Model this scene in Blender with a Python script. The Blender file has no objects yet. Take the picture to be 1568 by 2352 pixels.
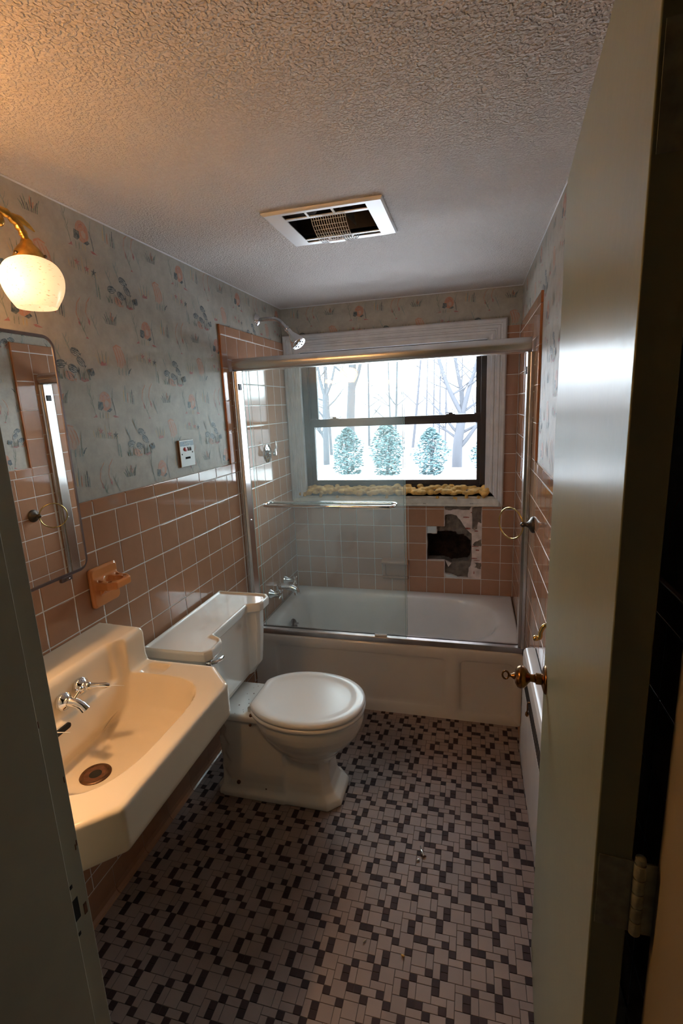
import bpy, bmesh, math, random
from mathutils import Vector, Matrix, noise
PI = math.pi
S = bpy.context.scene
COL = S.collection

# ---------------------------------------------------------------- camera
cam_d = bpy.data.cameras.new('camera')
cam = bpy.data.objects.new('camera', cam_d); COL.objects.link(cam)
def cam_axes(a, b, c):
    ca, sa, cb, sb, cc, sc = math.cos(a), math.sin(a), math.cos(b), math.sin(b), math.cos(c), math.sin(c)
    f = Vector((-sa*cb, ca*cb, sb)); r = Vector((ca, sa, 0)); u = r.cross(f)
    return cc*r+sc*u, -sc*r+cc*u, f
_r, _u, _f = cam_axes(math.radians(15.158), math.radians(-12.05), math.radians(-2.521))
m = Matrix((_r, _u, -_f)).transposed().to_4x4()
m.translation = Vector((1.1293, -2.9729, 1.5516))
cam.matrix_world = m
cam_d.sensor_fit = 'VERTICAL'; cam_d.sensor_height = 36.0
cam_d.lens = 36.0*1125.3/2352.0
cam_d.clip_start = 0.02; cam_d.clip_end = 400
S.camera = cam

# ---------------------------------------------------------------- world, exposure
w = bpy.data.worlds.new('overcast_sky'); S.world = w; w.use_nodes = True
bg = w.node_tree.nodes['Background']
bg.inputs[0].default_value = (0.80, 0.90, 1.0, 1); bg.inputs[1].default_value = 15.5
S.view_settings.view_transform = 'Standard'; S.view_settings.look = 'None'
S.view_settings.gamma = 1.0; S.view_settings.use_curve_mapping = False
S.view_settings.exposure = 0.0
LAMP_W = (0.9, 42.0)     # watts of the near bulb and of the brighter one further left
SHADE_E = (0.05, 34.0)    # glow of the two opal shades
# light portal: guides sampling of the sky through the window, gives no light itself
pl = bpy.data.lights.new('window_portal', 'AREA'); pl.shape = 'RECTANGLE'; pl.size = 1.0; pl.size_y = 0.76
pl.cycles.is_portal = True
po = bpy.data.objects.new('window_portal', pl); COL.objects.link(po)
po.location = (0.65, 0.12, 1.46); po.rotation_euler = (math.radians(-90), 0, 0)

# ---------------------------------------------------------------- dimensions
W = 1.375; H = 2.153; YF = -2.49
# ================================================================ materials
MATS = {}
def new_mat(name):
    m = bpy.data.materials.new(name); m.use_nodes = True
    MATS[name] = m
    return m, m.node_tree, m.node_tree.nodes['Principled BSDF']
def mat(name, col, rough=0.5, metal=0.0, coat=0.0, spec=0.5, var=0.0, vscale=8.0, bump=0.0, bscale=60.0, bdist=0.002, aniso=0.0, island=0.0):
    m, nt, b = new_mat(name)
    L = nt.links
    b.inputs['Roughness'].default_value = rough; b.inputs['Metallic'].default_value = metal
    b.inputs['Coat Weight'].default_value = coat; b.inputs['Coat Roughness'].default_value = 0.05
    b.inputs['Specular IOR Level'].default_value = spec
    if aniso: b.inputs['Anisotropic'].default_value = aniso
    tc = nt.nodes.new('ShaderNodeTexCoord')
    src = None
    c4 = (*col, 1)
    if var > 0:
        n = nt.nodes.new('ShaderNodeTexNoise'); n.inputs['Scale'].default_value = vscale; n.inputs['Detail'].default_value = 5
        L.new(tc.outputs['Object'], n.inputs['Vector'])
        r = nt.nodes.new('ShaderNodeValToRGB')
        r.color_ramp.elements[0].position = 0.3; r.color_ramp.elements[1].position = 0.7
        r.color_ramp.elements[0].color = (*[max(0, c*(1-var)) for c in col], 1)
        r.color_ramp.elements[1].color = (*[min(1, c*(1+var)) for c in col], 1)
        L.new(n.outputs['Fac'], r.inputs['Fac']); src = r.outputs['Color']
    if island > 0:
        g = nt.nodes.new('ShaderNodeNewGeometry')
        mr = nt.nodes.new('ShaderNodeMapRange'); mr.inputs['To Min'].default_value = 1-island; mr.inputs['To Max'].default_value = 1+island
        L.new(g.outputs['Random Per Island'], mr.inputs['Value'])
        mx = nt.nodes.new('ShaderNodeVectorMath'); mx.operation = 'SCALE'
        if src: L.new(src, mx.inputs[0])
        else: mx.inputs[0].default_value = col
        L.new(mr.outputs['Result'], mx.inputs['Scale']); src = mx.outputs[0]
    if src: L.new(src, b.inputs['Base Color'])
    else: b.inputs['Base Color'].default_value = c4
    if bump > 0:
        n2 = nt.nodes.new('ShaderNodeTexNoise'); n2.inputs['Scale'].default_value = bscale; n2.inputs['Detail'].default_value = 3
        L.new(tc.outputs['Object'], n2.inputs['Vector'])
        bp = nt.nodes.new('ShaderNodeBump'); bp.inputs['Strength'].default_value = bump; bp.inputs['Distance'].default_value = bdist
        L.new(n2.outputs['Fac'], bp.inputs['Height']); L.new(bp.outputs['Normal'], b.inputs['Normal'])
    return m

mat('tile', (0.372, 0.196, 0.118), rough=0.08, spec=0.5, island=0.06, var=0.04, vscale=20, bump=0.05, bscale=9, bdist=0.003)
mat('tile_trim_lamplit', (0.46, 0.19, 0.08), rough=0.10, island=0.05)  # tile edge, with the orange of the lamp light put into its colour
mat('grout', (0.62, 0.59, 0.55), rough=0.7, var=0.12, vscale=30)
mat('floor_light', (0.27, 0.205, 0.185), rough=0.45, spec=0.3, island=0.07, var=0.10, vscale=9, bump=0.2, bscale=90, bdist=0.0006)
mat('floor_dark', (0.042, 0.025, 0.025), rough=0.55, spec=0.15, island=0.15, var=0.10, vscale=12)
mat('floor_grout', (0.06, 0.045, 0.042), rough=0.8)
mat('cup_ceramic', (0.62, 0.24, 0.085), rough=0.1)
mat('porcelain', (0.80, 0.79, 0.76), rough=0.10, coat=0.3, bump=0.04, bscale=10, bdist=0.004)
mat('sink_enamel', (0.80, 0.70, 0.56), rough=0.14, coat=0.2, var=0.03, vscale=6)
mat('seat_plastic', (0.80, 0.79, 0.78), rough=0.24)
mat('tub_enamel', (0.70, 0.68, 0.66), rough=0.17, coat=0.15, var=0.04, vscale=5)
mat('chrome', (0.82, 0.83, 0.85), rough=0.06, metal=1)
mat('chrome_worn', (0.55, 0.56, 0.58), rough=0.2, metal=1, var=0.25, vscale=40)
mat('aluminium', (0.74, 0.72, 0.70), rough=0.24, metal=1, var=0.08, vscale=9)
mat('aluminium_track', (0.50, 0.44, 0.42), rough=0.33, metal=1, var=0.2, vscale=12)
mat('mirror', (0.93, 0.96, 0.93), rough=0.0, metal=1)
mat('mirror_frame', (0.20, 0.165, 0.165), rough=0.35, metal=1, var=0.15, vscale=30)
mat('cabinet_metal', (0.55, 0.55, 0.53), rough=0.4)
mat('brass', (0.62, 0.38, 0.10), rough=0.28, metal=1, var=0.25, vscale=50, bump=0.5, bscale=140, bdist=0.002)
mat('brass_ring', (0.66, 0.50, 0.20), rough=0.2, metal=1)
mat('brass_old', (0.25, 0.12, 0.04), rough=0.26, metal=1, var=0.45, vscale=45)
mat('bronze_dark', (0.10, 0.085, 0.07), rough=0.38, metal=1, bump=0.7, bscale=110, bdist=0.003)
mat('door_paint', (0.265, 0.28, 0.185), rough=0.30, var=0.04, vscale=6, bump=0.16, bscale=45, bdist=0.002)
mat('door_edge_paint', (0.10, 0.115, 0.075), rough=0.6, var=0.1, vscale=9)
mat('jamb_paint', (0.34, 0.33, 0.26), rough=0.45, var=0.06, vscale=9)
mat('jamb_warm', (0.34, 0.30, 0.23), rough=0.5, var=0.05, vscale=9)
mat('hinge_metal', (0.30, 0.31, 0.26), rough=0.55, metal=0.0, var=0.3, vscale=60)
mat('black', (0.004, 0.004, 0.004), rough=0.8)
mat('dark_rubber', (0.01, 0.01, 0.01), rough=0.6)
mat('trim_white', (0.62, 0.62, 0.63), rough=0.38, var=0.08, vscale=14)
mat('sash_brown', (0.040, 0.030, 0.027), rough=0.4)
mat('sill_paint', (0.60, 0.58, 0.52), rough=0.55, var=0.15, vscale=25)
mat('foam', (0.66, 0.40, 0.11), rough=0.6, var=0.3, vscale=40, bump=0.5, bscale=120, bdist=0.003)
mat('plaster_old', (0.64, 0.53, 0.48), rough=0.85, var=0.25, vscale=22, bump=0.6, bscale=80, bdist=0.004)
mat('mortar', (0.16, 0.125, 0.10), rough=0.95, var=0.35, vscale=30, bump=0.9, bscale=60, bdist=0.006)
mat('brick_dark', (0.05, 0.025, 0.016), rough=0.95, var=0.6, vscale=25, bump=0.8, bscale=40, bdist=0.01)
mat('rust_red', (0.30, 0.10, 0.07), rough=0.9, var=0.4, vscale=60)
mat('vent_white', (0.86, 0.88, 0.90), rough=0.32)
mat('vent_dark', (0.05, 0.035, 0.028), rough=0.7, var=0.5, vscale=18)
mat('vent_grey', (0.20, 0.19, 0.19), rough=0.5)
mat('plate_white', (0.60, 0.63, 0.62), rough=0.35)
mat('plate_blue', (0.12, 0.18, 0.24), rough=0.4)
mat('plate_side', (0.10, 0.05, 0.02), rough=0.5)
mat('red_plastic', (0.45, 0.02, 0.015), rough=0.3)
mat('text_white', (0.6, 0.66, 0.68), rough=0.5)
mat('heater_white', (0.70, 0.68, 0.66), rough=0.22, var=0.04, vscale=9)
mat('heater_dark', (0.035, 0.032, 0.032), rough=1.0, spec=0.0)
mat('bark', (0.070, 0.072, 0.082), rough=0.9)
mat('leaf', (0.060, 0.112, 0.118), rough=0.7, island=0.5)
mat('snow_ground', (0.80, 0.79, 0.80), rough=0.9, var=0.2, vscale=0.6)
mat('far_wood', (0.17, 0.16, 0.165), rough=0.95, var=0.25, vscale=0.5)
mat('hall_paint', (0.30, 0.24, 0.17), rough=0.7)
mat('rust', (0.12, 0.045, 0.02), rough=0.7, var=0.4, vscale=80)
mat('drain_rust', (0.10, 0.045, 0.018), rough=0.4, metal=0.4, var=0.5, vscale=70)
mat('inner_white', (0.75, 0.76, 0.80), rough=0.4)

def thin_glass(name, tint, haze, refl=1.0, hazecol=(0.85, 0.95, 0.95)):
    m, nt, b = new_mat(name); nt.nodes.remove(b); L = nt.links
    out = nt.nodes['Material Output']
    tr = nt.nodes.new('ShaderNodeBsdfTransparent'); tr.inputs['Color'].default_value = (*tint, 1)
    gl = nt.nodes.new('ShaderNodeBsdfGlossy'); gl.inputs['Roughness'].default_value = 0.02
    fr = nt.nodes.new('ShaderNodeFresnel'); fr.inputs['IOR'].default_value = 1.5
    mu = nt.nodes.new('ShaderNodeMath'); mu.operation = 'MULTIPLY'; mu.inputs[1].default_value = refl
    L.new(fr.outputs[0], mu.inputs[0])
    m1 = nt.nodes.new('ShaderNodeMixShader'); L.new(mu.outputs[0], m1.inputs[0]); L.new(tr.outputs[0], m1.inputs[1]); L.new(gl.outputs[0], m1.inputs[2])
    if haze > 0:
        tl = nt.nodes.new('ShaderNodeBsdfTranslucent'); tl.inputs['Color'].default_value = (*hazecol, 1)
        df = nt.nodes.new('ShaderNodeBsdfDiffuse'); df.inputs['Color'].default_value = (*hazecol, 1)
        m3 = nt.nodes.new('ShaderNodeMixShader'); m3.inputs[0].default_value = 0.5
        L.new(tl.outputs[0], m3.inputs[1]); L.new(df.outputs[0], m3.inputs[2])
        tc = nt.nodes.new('ShaderNodeTexCoord'); n = nt.nodes.new('ShaderNodeTexNoise'); n.inputs['Scale'].default_value = 3.0; n.inputs['Detail'].default_value = 6
        L.new(tc.outputs['Object'], n.inputs['Vector'])
        mr = nt.nodes.new('ShaderNodeMapRange'); mr.inputs['From Min'].default_value = 0.3; mr.inputs['From Max'].default_value = 0.7
        mr.inputs['To Min'].default_value = haze*0.7; mr.inputs['To Max'].default_value = haze*1.3
        L.new(n.outputs['Fac'], mr.inputs['Value'])
        m2 = nt.nodes.new('ShaderNodeMixShader'); L.new(mr.outputs[0], m2.inputs[0]); L.new(m1.outputs[0], m2.inputs[1]); L.new(m3.outputs[0], m2.inputs[2])
        L.new(m2.outputs[0], out.inputs[0])
    else: L.new(m1.outputs[0], out.inputs[0])
    return m
thin_glass('window_glass', (0.97, 0.98, 0.98), 0.0, 0.8)
thin_glass('shower_glass', (0.905, 0.95, 0.93), 0.045, 1.0, (0.82, 0.93, 0.90))
def glass_edge():
    m, nt, b = new_mat('glass_edge'); b.inputs['Base Color'].default_value = (0.35, 0.50, 0.46, 1); b.inputs['Roughness'].default_value = 0.15
glass_edge()

# opal shade: light of the bulb seen through it, plus its own glow, dark flecks
def shade_mat(name, glow, dens):
    m, nt, b = new_mat(name); nt.nodes.remove(b); L = nt.links; out = nt.nodes['Material Output']
    tc = nt.nodes.new('ShaderNodeTexCoord'); mp = nt.nodes.new('ShaderNodeMapping'); mp.inputs['Scale'].default_value = (260, 60, 330); mp.inputs['Rotation'].default_value = (0.3, 0.5, 0.9)
    L.new(tc.outputs['Object'], mp.inputs['Vector'])
    n = nt.nodes.new('ShaderNodeTexNoise'); n.inputs['Scale'].default_value = 1.0; n.inputs['Detail'].default_value = 2
    L.new(mp.outputs[0], n.inputs['Vector'])
    r = nt.nodes.new('ShaderNodeValToRGB'); r.color_ramp.elements[0].position = 0.62; r.color_ramp.elements[1].position = 0.76
    r.color_ramp.elements[0].color = (0.93*dens, 0.84*dens, 0.74*dens, 1); r.color_ramp.elements[1].color = (0.45*dens, 0.33*dens, 0.22*dens, 1)
    L.new(n.outputs['Fac'], r.inputs['Fac'])
    tl = nt.nodes.new('ShaderNodeBsdfTranslucent'); L.new(r.outputs['Color'], tl.inputs['Color'])
    df = nt.nodes.new('ShaderNodeBsdfDiffuse'); L.new(r.outputs['Color'], df.inputs['Color'])
    gl = nt.nodes.new('ShaderNodeBsdfGlossy'); gl.inputs['Roughness'].default_value = 0.12
    ms = nt.nodes.new('ShaderNodeMixShader'); ms.inputs[0].default_value = 0.55; L.new(tl.outputs[0], ms.inputs[1]); L.new(df.outputs[0], ms.inputs[2])
    m2 = nt.nodes.new('ShaderNodeMixShader'); m2.inputs[0].default_value = 0.05; L.new(ms.outputs[0], m2.inputs[1]); L.new(gl.outputs[0], m2.inputs[2])
    em = nt.nodes.new('ShaderNodeEmission'); em.inputs['Strength'].default_value = glow
    mc = nt.nodes.new('ShaderNodeMix'); mc.data_type = 'RGBA'; mc.blend_type = 'MULTIPLY'; mc.inputs[0].default_value = 1
    L.new(r.outputs['Color'], mc.inputs[6]); mc.inputs[7].default_value = (1.0, 0.56, 0.22, 1); L.new(mc.outputs[2], em.inputs['Color'])
    ad = nt.nodes.new('ShaderNodeAddShader'); L.new(m2.outputs[0], ad.inputs[0]); L.new(em.outputs[0], ad.inputs[1])
    L.new(ad.outputs[0], out.inputs[0])
shade_mat('opal_glass', SHADE_E[0], 0.55)
shade_mat('opal_glass_bright', SHADE_E[1], 0.95)

def paper_mats():
    base = (0.375, 0.345, 0.295)
    m, nt, b = new_mat('wallpaper'); L = nt.links
    tc = nt.nodes.new('ShaderNodeTexCoord'); n = nt.nodes.new('ShaderNodeTexNoise'); n.inputs['Scale'].default_value = 22; n.inputs['Detail'].default_value = 8; n.inputs['Roughness'].default_value = 0.7
    L.new(tc.outputs['Object'], n.inputs['Vector'])
    r = nt.nodes.new('ShaderNodeValToRGB'); r.color_ramp.elements[0].position = 0.3; r.color_ramp.elements[1].position = 0.7
    r.color_ramp.elements[0].color = (0.325, 0.30, 0.253, 1); r.color_ramp.elements[1].color = (0.43, 0.40, 0.34, 1)
    L.new(n.outputs['Fac'], r.inputs['Fac']); L.new(r.outputs[0], b.inputs['Base Color']); b.inputs['Roughness'].default_value = 0.55
    for nm, c, k in (('ink_orange', (0.46, 0.18, 0.09), 0.75), ('ink_slate', (0.04, 0.07, 0.085), 0.9), ('ink_green', (0.11, 0.19, 0.145), 0.8),
                     ('ink_red', (0.36, 0.08, 0.08), 0.75), ('ink_yellow', (0.55, 0.36, 0.10), 0.6), ('ink_wash', (0.50, 0.30, 0.20), 0.55), ('ink_white', (0.42, 0.45, 0.43), 0.8), ('ink_sea', (0.14, 0.24, 0.23), 0.7)):
        m, nt, b = new_mat(nm); L = nt.links
        tc = nt.nodes.new('ShaderNodeTexCoord'); n = nt.nodes.new('ShaderNodeTexNoise'); n.inputs['Scale'].default_value = 110; n.inputs['Detail'].default_value = 3
        L.new(tc.outputs['Object'], n.inputs['Vector'])
        mr = nt.nodes.new('ShaderNodeMapRange'); mr.inputs['From Min'].default_value = 0.35; mr.inputs['From Max'].default_value = 0.62
        mr.inputs['To Min'].default_value = k*0.62; mr.inputs['To Max'].default_value = min(1, k*1.15)
        L.new(n.outputs['Fac'], mr.inputs['Value'])
        mx = nt.nodes.new('ShaderNodeMix'); mx.data_type = 'RGBA'; mx.inputs[6].default_value = (*base, 1); mx.inputs[7].default_value = (*c, 1)
        L.new(mr.outputs[0], mx.inputs[0]); L.new(mx.outputs[2], b.inputs['Base Color']); b.inputs['Roughness'].default_value = 0.55
paper_mats()
def ceiling_mat():
    m, nt, b = new_mat('ceiling_texture'); L = nt.links
    b.inputs['Base Color'].default_value = (0.60, 0.55, 0.52, 1); b.inputs['Roughness'].default_value = 0.75
    tc = nt.nodes.new('ShaderNodeTexCoord')
    v = nt.nodes.new('ShaderNodeTexNoise'); v.inputs['Scale'].default_value = 165; v.inputs['Detail'].default_value = 1.0
    v2 = nt.nodes.new('ShaderNodeTexNoise'); v2.inputs['Scale'].default_value = 110; v2.inputs['Detail'].default_value = 2
    L.new(tc.outputs['Object'], v.inputs['Vector']); L.new(tc.outputs['Object'], v2.inputs['Vector'])
    r = nt.nodes.new('ShaderNodeValToRGB'); r.color_ramp.elements[0].position = 0.45; r.color_ramp.elements[1].position = 0.62
    L.new(v.outputs['Fac'], r.inputs['Fac'])
    ad = nt.nodes.new('ShaderNodeMath'); ad.operation = 'ADD'; L.new(r.outputs[0], ad.inputs[0]); L.new(v2.outputs['Fac'], ad.inputs[1])
    bp = nt.nodes.new('ShaderNodeBump'); bp.inputs['Strength'].default_value = 0.85; bp.inputs['Distance'].default_value = 0.0036
    L.new(ad.outputs[0], bp.inputs['Height']); L.new(bp.outputs[0], b.inputs['Normal'])
ceiling_mat()

# ================================================================ mesh helpers
class MB:
    def __init__(s): s.v = []; s.f = []; s.m = []; s.mats = []
    def mi(s, name):
        if name not in s.mats: s.mats.append(name)
        return s.mats.index(name)
    def face(s, pts, mat):
        b = len(s.v); s.v += [tuple(p) for p in pts]; s.f.append(tuple(range(b, b+len(pts)))); s.m.append(s.mi(mat))
    def add(s, vs, fs, mat):
        b = len(s.v); s.v += [tuple(p) for p in vs]; k = s.mi(mat)
        for f in fs: s.f.append(tuple(b+i for i in f)); s.m.append(k)
    def box(s, a, b, mat, M=None):
        x0, y0, z0 = a; x1, y1, z1 = b
        vs = [Vector(p) for p in ((x0,y0,z0),(x1,y0,z0),(x1,y1,z0),(x0,y1,z0),(x0,y0,z1),(x1,y0,z1),(x1,y1,z1),(x0,y1,z1))]
        if M is not None: vs = [M@p for p in vs]
        s.add(vs, [(3,2,1,0),(4,5,6,7),(0,1,5,4),(1,2,6,5),(2,3,7,6),(3,0,4,7)], mat)
    def rings(s, rs, mat, cap0=True, cap1=True, closed=True):
        n = len(rs[0]); vs = [p for r in rs for p in r]; fs = []
        for i in range(len(rs)-1):
            for j in range(n if closed else n-1):
                k = (j+1) % n
                fs.append((i*n+j, i*n+k, (i+1)*n+k, (i+1)*n+j))
        if cap0: fs.append(tuple(reversed(range(n))))
        if cap1: fs.append(tuple((len(rs)-1)*n+j for j in range(n)))
        s.add(vs, fs, mat)
    def tube(s, path, rad, mat, n=14, cap=True, closed=False):
        path = [Vector(p) for p in path]
        if not hasattr(rad, '__len__'): rad = [rad]*len(path)
        if len(rad) != len(path):
            k = (len(rad)-1)/(len(path)-1); rad = [rad[min(int(i*k), len(rad)-2)]*(1-(i*k-min(int(i*k), len(rad)-2)))+rad[min(int(i*k), len(rad)-2)+1]*(i*k-min(int(i*k), len(rad)-2)) for i in range(len(path))] if len(rad) > 1 else rad*len(path)
        rs = []; up = None
        for i, p in enumerate(path):
            if closed: t = (path[(i+1) % len(path)]-path[i-1]).normalized()
            else: t = (path[min(i+1, len(path)-1)]-path[max(i-1, 0)]).normalized()
            if up is None:
                up = Vector((0,0,1)) if abs(t.z) < 0.9 else Vector((1,0,0))
            up = (up-t*up.dot(t)); up = up.normalized() if up.length > 1e-6 else t.orthogonal().normalized()
            sd = t.cross(up)
            rs.append([p+(up*math.cos(2*PI*j/n)+sd*math.sin(2*PI*j/n))*rad[i] for j in range(n)])
        if closed: rs.append(rs[0]); s.rings(rs, mat, False, False)
        else: s.rings(rs, mat, cap, cap)
    def lathe(s, prof, mat, M=None, n=32, cap0=True, cap1=True, a0=0.0, sx=1.0, sy=1.0):
        M = M or Matrix.Identity(4)
        rs = [[M@Vector((r*sx*math.cos(a0+2*PI*j/n), r*sy*math.sin(a0+2*PI*j/n), z)) for j in range(n)] for r, z in prof]
        s.rings(rs, mat, cap0, cap1)
    def prism(s, poly, z0, z1, mat, M=None):
        M = M or Matrix.Identity(4)
        s.rings([[M@Vector((x, y, z)) for x, y in poly] for z in (z0, z1)], mat)
    def sphere(s, c, r, mat, n=16, sc=(1,1,1), M=None):
        M = (M or Matrix.Identity(4))
        prof = [(math.sin(PI*i/(n//2+2)), -math.cos(PI*i/(n//2+2))) for i in range(1, n//2+2)]
        T = Matrix.Translation(c)@M@Matrix.Diagonal((r*sc[0], r*sc[1], r*sc[2], 1))
        s.lathe(prof, mat, T, n)
    def tile(s, o, u, v, nrm, w, h, t, mat, b=0.0016, bulge=0.0):
        # one glazed tile: rounded rim in two steps; o = lower left corner on the wall plane
        o, u, v, nrm = Vector(o), Vector(u), Vector(v), Vector(nrm)
        rs = []
        for ins, d in ((0, 0), (0, t-b*1.1), (b*0.45, t-b*0.3), (b*1.5, t)):
            rs.append([o+u*a+v*c+nrm*d for a, c in ((ins, ins), (w-ins, ins), (w-ins, h-ins), (ins, h-ins))])
        s.rings(rs, mat, False, True)
    def mesh(s, name):
        me = bpy.data.meshes.new(name); me.from_pydata(s.v, [], s.f)
        for n in s.mats: me.materials.append(MATS[n])
        me.polygons.foreach_set('material_index', s.m); me.update()
        return me
    def build(s, name, parent=None, smooth=35, bevel=0.0, seg=2, weld=True):
        me = s.mesh(name)
        if weld or smooth:
            bm = bmesh.new(); bm.from_mesh(me)
            if weld: bmesh.ops.remove_doubles(bm, verts=bm.verts, dist=1e-6)
            bmesh.ops.recalc_face_normals(bm, faces=bm.faces)
            bm.to_mesh(me); bm.free()
        if smooth:
            me.polygons.foreach_set('use_smooth', [True]*len(me.polygons)); me.set_sharp_from_angle(angle=math.radians(smooth))
        o = bpy.data.objects.new(name, me); COL.objects.link(o)
        if parent: attach(o, parent)
        if bevel:
            md = o.modifiers.new('bevel', 'BEVEL'); md.width = bevel; md.segments = seg; md.limit_method = 'ANGLE'; md.angle_limit = math.radians(30); md.harden_normals = True
        return o
def wm(o):
    # world matrix of a static object without needing a depsgraph update
    m = o.matrix_basis.copy()
    if o.parent: m = wm(o.parent)@o.matrix_parent_inverse@m
    return m
def attach(o, parent):
    o.parent = parent; o.matrix_parent_inverse = wm(parent).inverted()
def tag(o, label=None, cat=None, group=None, kind=None):
    if label: o['label'] = label
    if cat: o['category'] = cat
    if group: o['group'] = group
    if kind: o['kind'] = kind
    return o
def thing(name, loc, label, cat, group=None):
    o = bpy.data.objects.new(name, None); COL.objects.link(o); o.location = loc; o.empty_display_size = 0.05
    return tag(o, label, cat, group)
def fuse(name, solids, cutters, matname, voxel, smooth_it, parent=None):
    """union of closed solids minus cutters, remeshed and relaxed to a cast, soft-edged body"""
    def tmp(mb, nm):
        me = mb.mesh(nm); bm = bmesh.new(); bm.from_mesh(me); bmesh.ops.remove_doubles(bm, verts=bm.verts, dist=1e-6); bmesh.ops.recalc_face_normals(bm, faces=bm.faces); bm.to_mesh(me); bm.free()
        o = bpy.data.objects.new(nm, me); COL.objects.link(o); return o
    objs = [tmp(mb, 'tmp') for mb in solids]
    base = MB(); o = objs[0]
    # join solids, voxel-union them first
    bm = bmesh.new()
    for q in objs: bm.from_mesh(q.data)
    me = bpy.data.meshes.new('tmpj'); bm.to_mesh(me); bm.free()
    j = bpy.data.objects.new('tmpj', me); COL.objects.link(j)
    r = j.modifiers.new('r', 'REMESH'); r.mode = 'VOXEL'; r.voxel_size = voxel
    cs = [tmp(mb, 'tmpc') for mb in cutters]
    for c in cs:
        bo = j.modifiers.new('b', 'BOOLEAN'); bo.operation = 'DIFFERENCE'; bo.object = c; bo.solver = 'EXACT'
    if cs:
        r2 = j.modifiers.new('r2', 'REMESH'); r2.mode = 'VOXEL'; r2.voxel_size = voxel
    if smooth_it:
        sm = j.modifiers.new('s', 'CORRECTIVE_SMOOTH') if False else j.modifiers.new('s', 'SMOOTH'); sm.factor = 0.5; sm.iterations = smooth_it
    bpy.context.view_layer.update()
    dg = bpy.context.evaluated_depsgraph_get()
    nm = bpy.data.meshes.new_from_object(j.evaluated_get(dg)); nm.name = name
    for q in objs+cs+[j]: bpy.data.objects.remove(q, do_unlink=True)
    nm.materials.clear(); nm.materials.append(MATS[matname])
    nm.polygons.foreach_set('use_smooth', [True]*len(nm.polygons)); nm.polygons.foreach_set('material_index', [0]*len(nm.polygons))
    ob = bpy.data.objects.new(name, nm); COL.objects.link(ob)
    if parent: attach(ob, parent)
    return ob
def rot(axis, deg): return Matrix.Rotation(math.radians(deg), 4, axis)
def T(*p): return Matrix.Translation(p)
def catmull(pts, k=8, closed=True):
    P = [Vector((*p, 0)) if len(p) == 2 else Vector(p) for p in pts]; out = []
    n = len(P); rng = range(n if closed else n-1)
    for i in rng:
        if closed: a, b, c, d = P[i-1], P[i], P[(i+1) % n], P[(i+2) % n]
        else: a, b, c, d = P[max(i-1, 0)], P[i], P[i+1], P[min(i+2, n-1)]
        for j in range(k):
            t = j/k
            out.append(0.5*((2*b)+(c-a)*t+(2*a-5*b+4*c-d)*t*t+(3*b-a-3*c+d)*t*t*t))
    if not closed: out.append(P[-1])
    return out
def rrect(x0, x1, y0, y1, r, k=6):
    out = []
    for cx, cy, a in ((x1-r, y1-r, 0), (x0+r, y1-r, 90), (x0+r, y0+r, 180), (x1-r, y0+r, 270)):
        for i in range(k+1):
            t = math.radians(a+90*i/k); out.append((cx+r*math.cos(t), cy+r*math.sin(t)))
    return out
# ================================================================ wallpaper print
def fish_oval(cx, cy, rx, ry, ang, out, stripes, ns):
    L = []; ca, sa = math.cos(ang), math.sin(ang)
    def tr(x, y): return (cx+x*ca-y*sa, cy+x*sa+y*ca)
    L.append(('fill', [tr(rx*math.cos(t*PI/9), ry*math.sin(t*PI/9)) for t in range(18)], 0, 'ink_white' if out == 'ink_slate' else 'ink_wash'))
    L.append(('line', [tr(rx*math.cos(t*PI/9), ry*math.sin(t*PI/9)) for t in range(19)], 0.0024, out))
    for i in range(ns):
        y = -ry+2*ry*(i+1)/(ns+1); hw = rx*math.sqrt(max(0, 1-(y/ry)**2))*0.9
        L.append(('line', [tr(hw*(-1+2*k/5), y+0.12*ry*math.sin(k*PI/5)) for k in range(6)], 0.0029, stripes))
    L.append(('fill', [tr(rx*0.9, 0), tr(rx*1.45, ry*0.55), tr(rx*1.3, 0), tr(rx*1.45, -ry*0.55)], 0, out))
    return L
def blade(x, y, dx, h, wd, col):
    return ('line', [(x, y), (x+dx*0.25, y+h*0.45), (x+dx*0.6, y+h*0.75), (x+dx, y+h)], wd, col)
def twig(x, y, h, col):
    L = [('line', [(x, y), (x-0.006, y+h*0.35), (x-0.013, y+h*0.7), (x-0.02, y+h)], 0.0016, col)]
    for k, (a, sgn) in enumerate(((0.3, -1), (0.45, 1), (0.6, -1), (0.75, 1))):
        bx, by = x-0.02*a, y+h*a
        L.append(('line', [(bx, by), (bx+sgn*0.006, by+0.009), (bx+sgn*0.009, by+0.02)], 0.0012, col))
    return L
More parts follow.
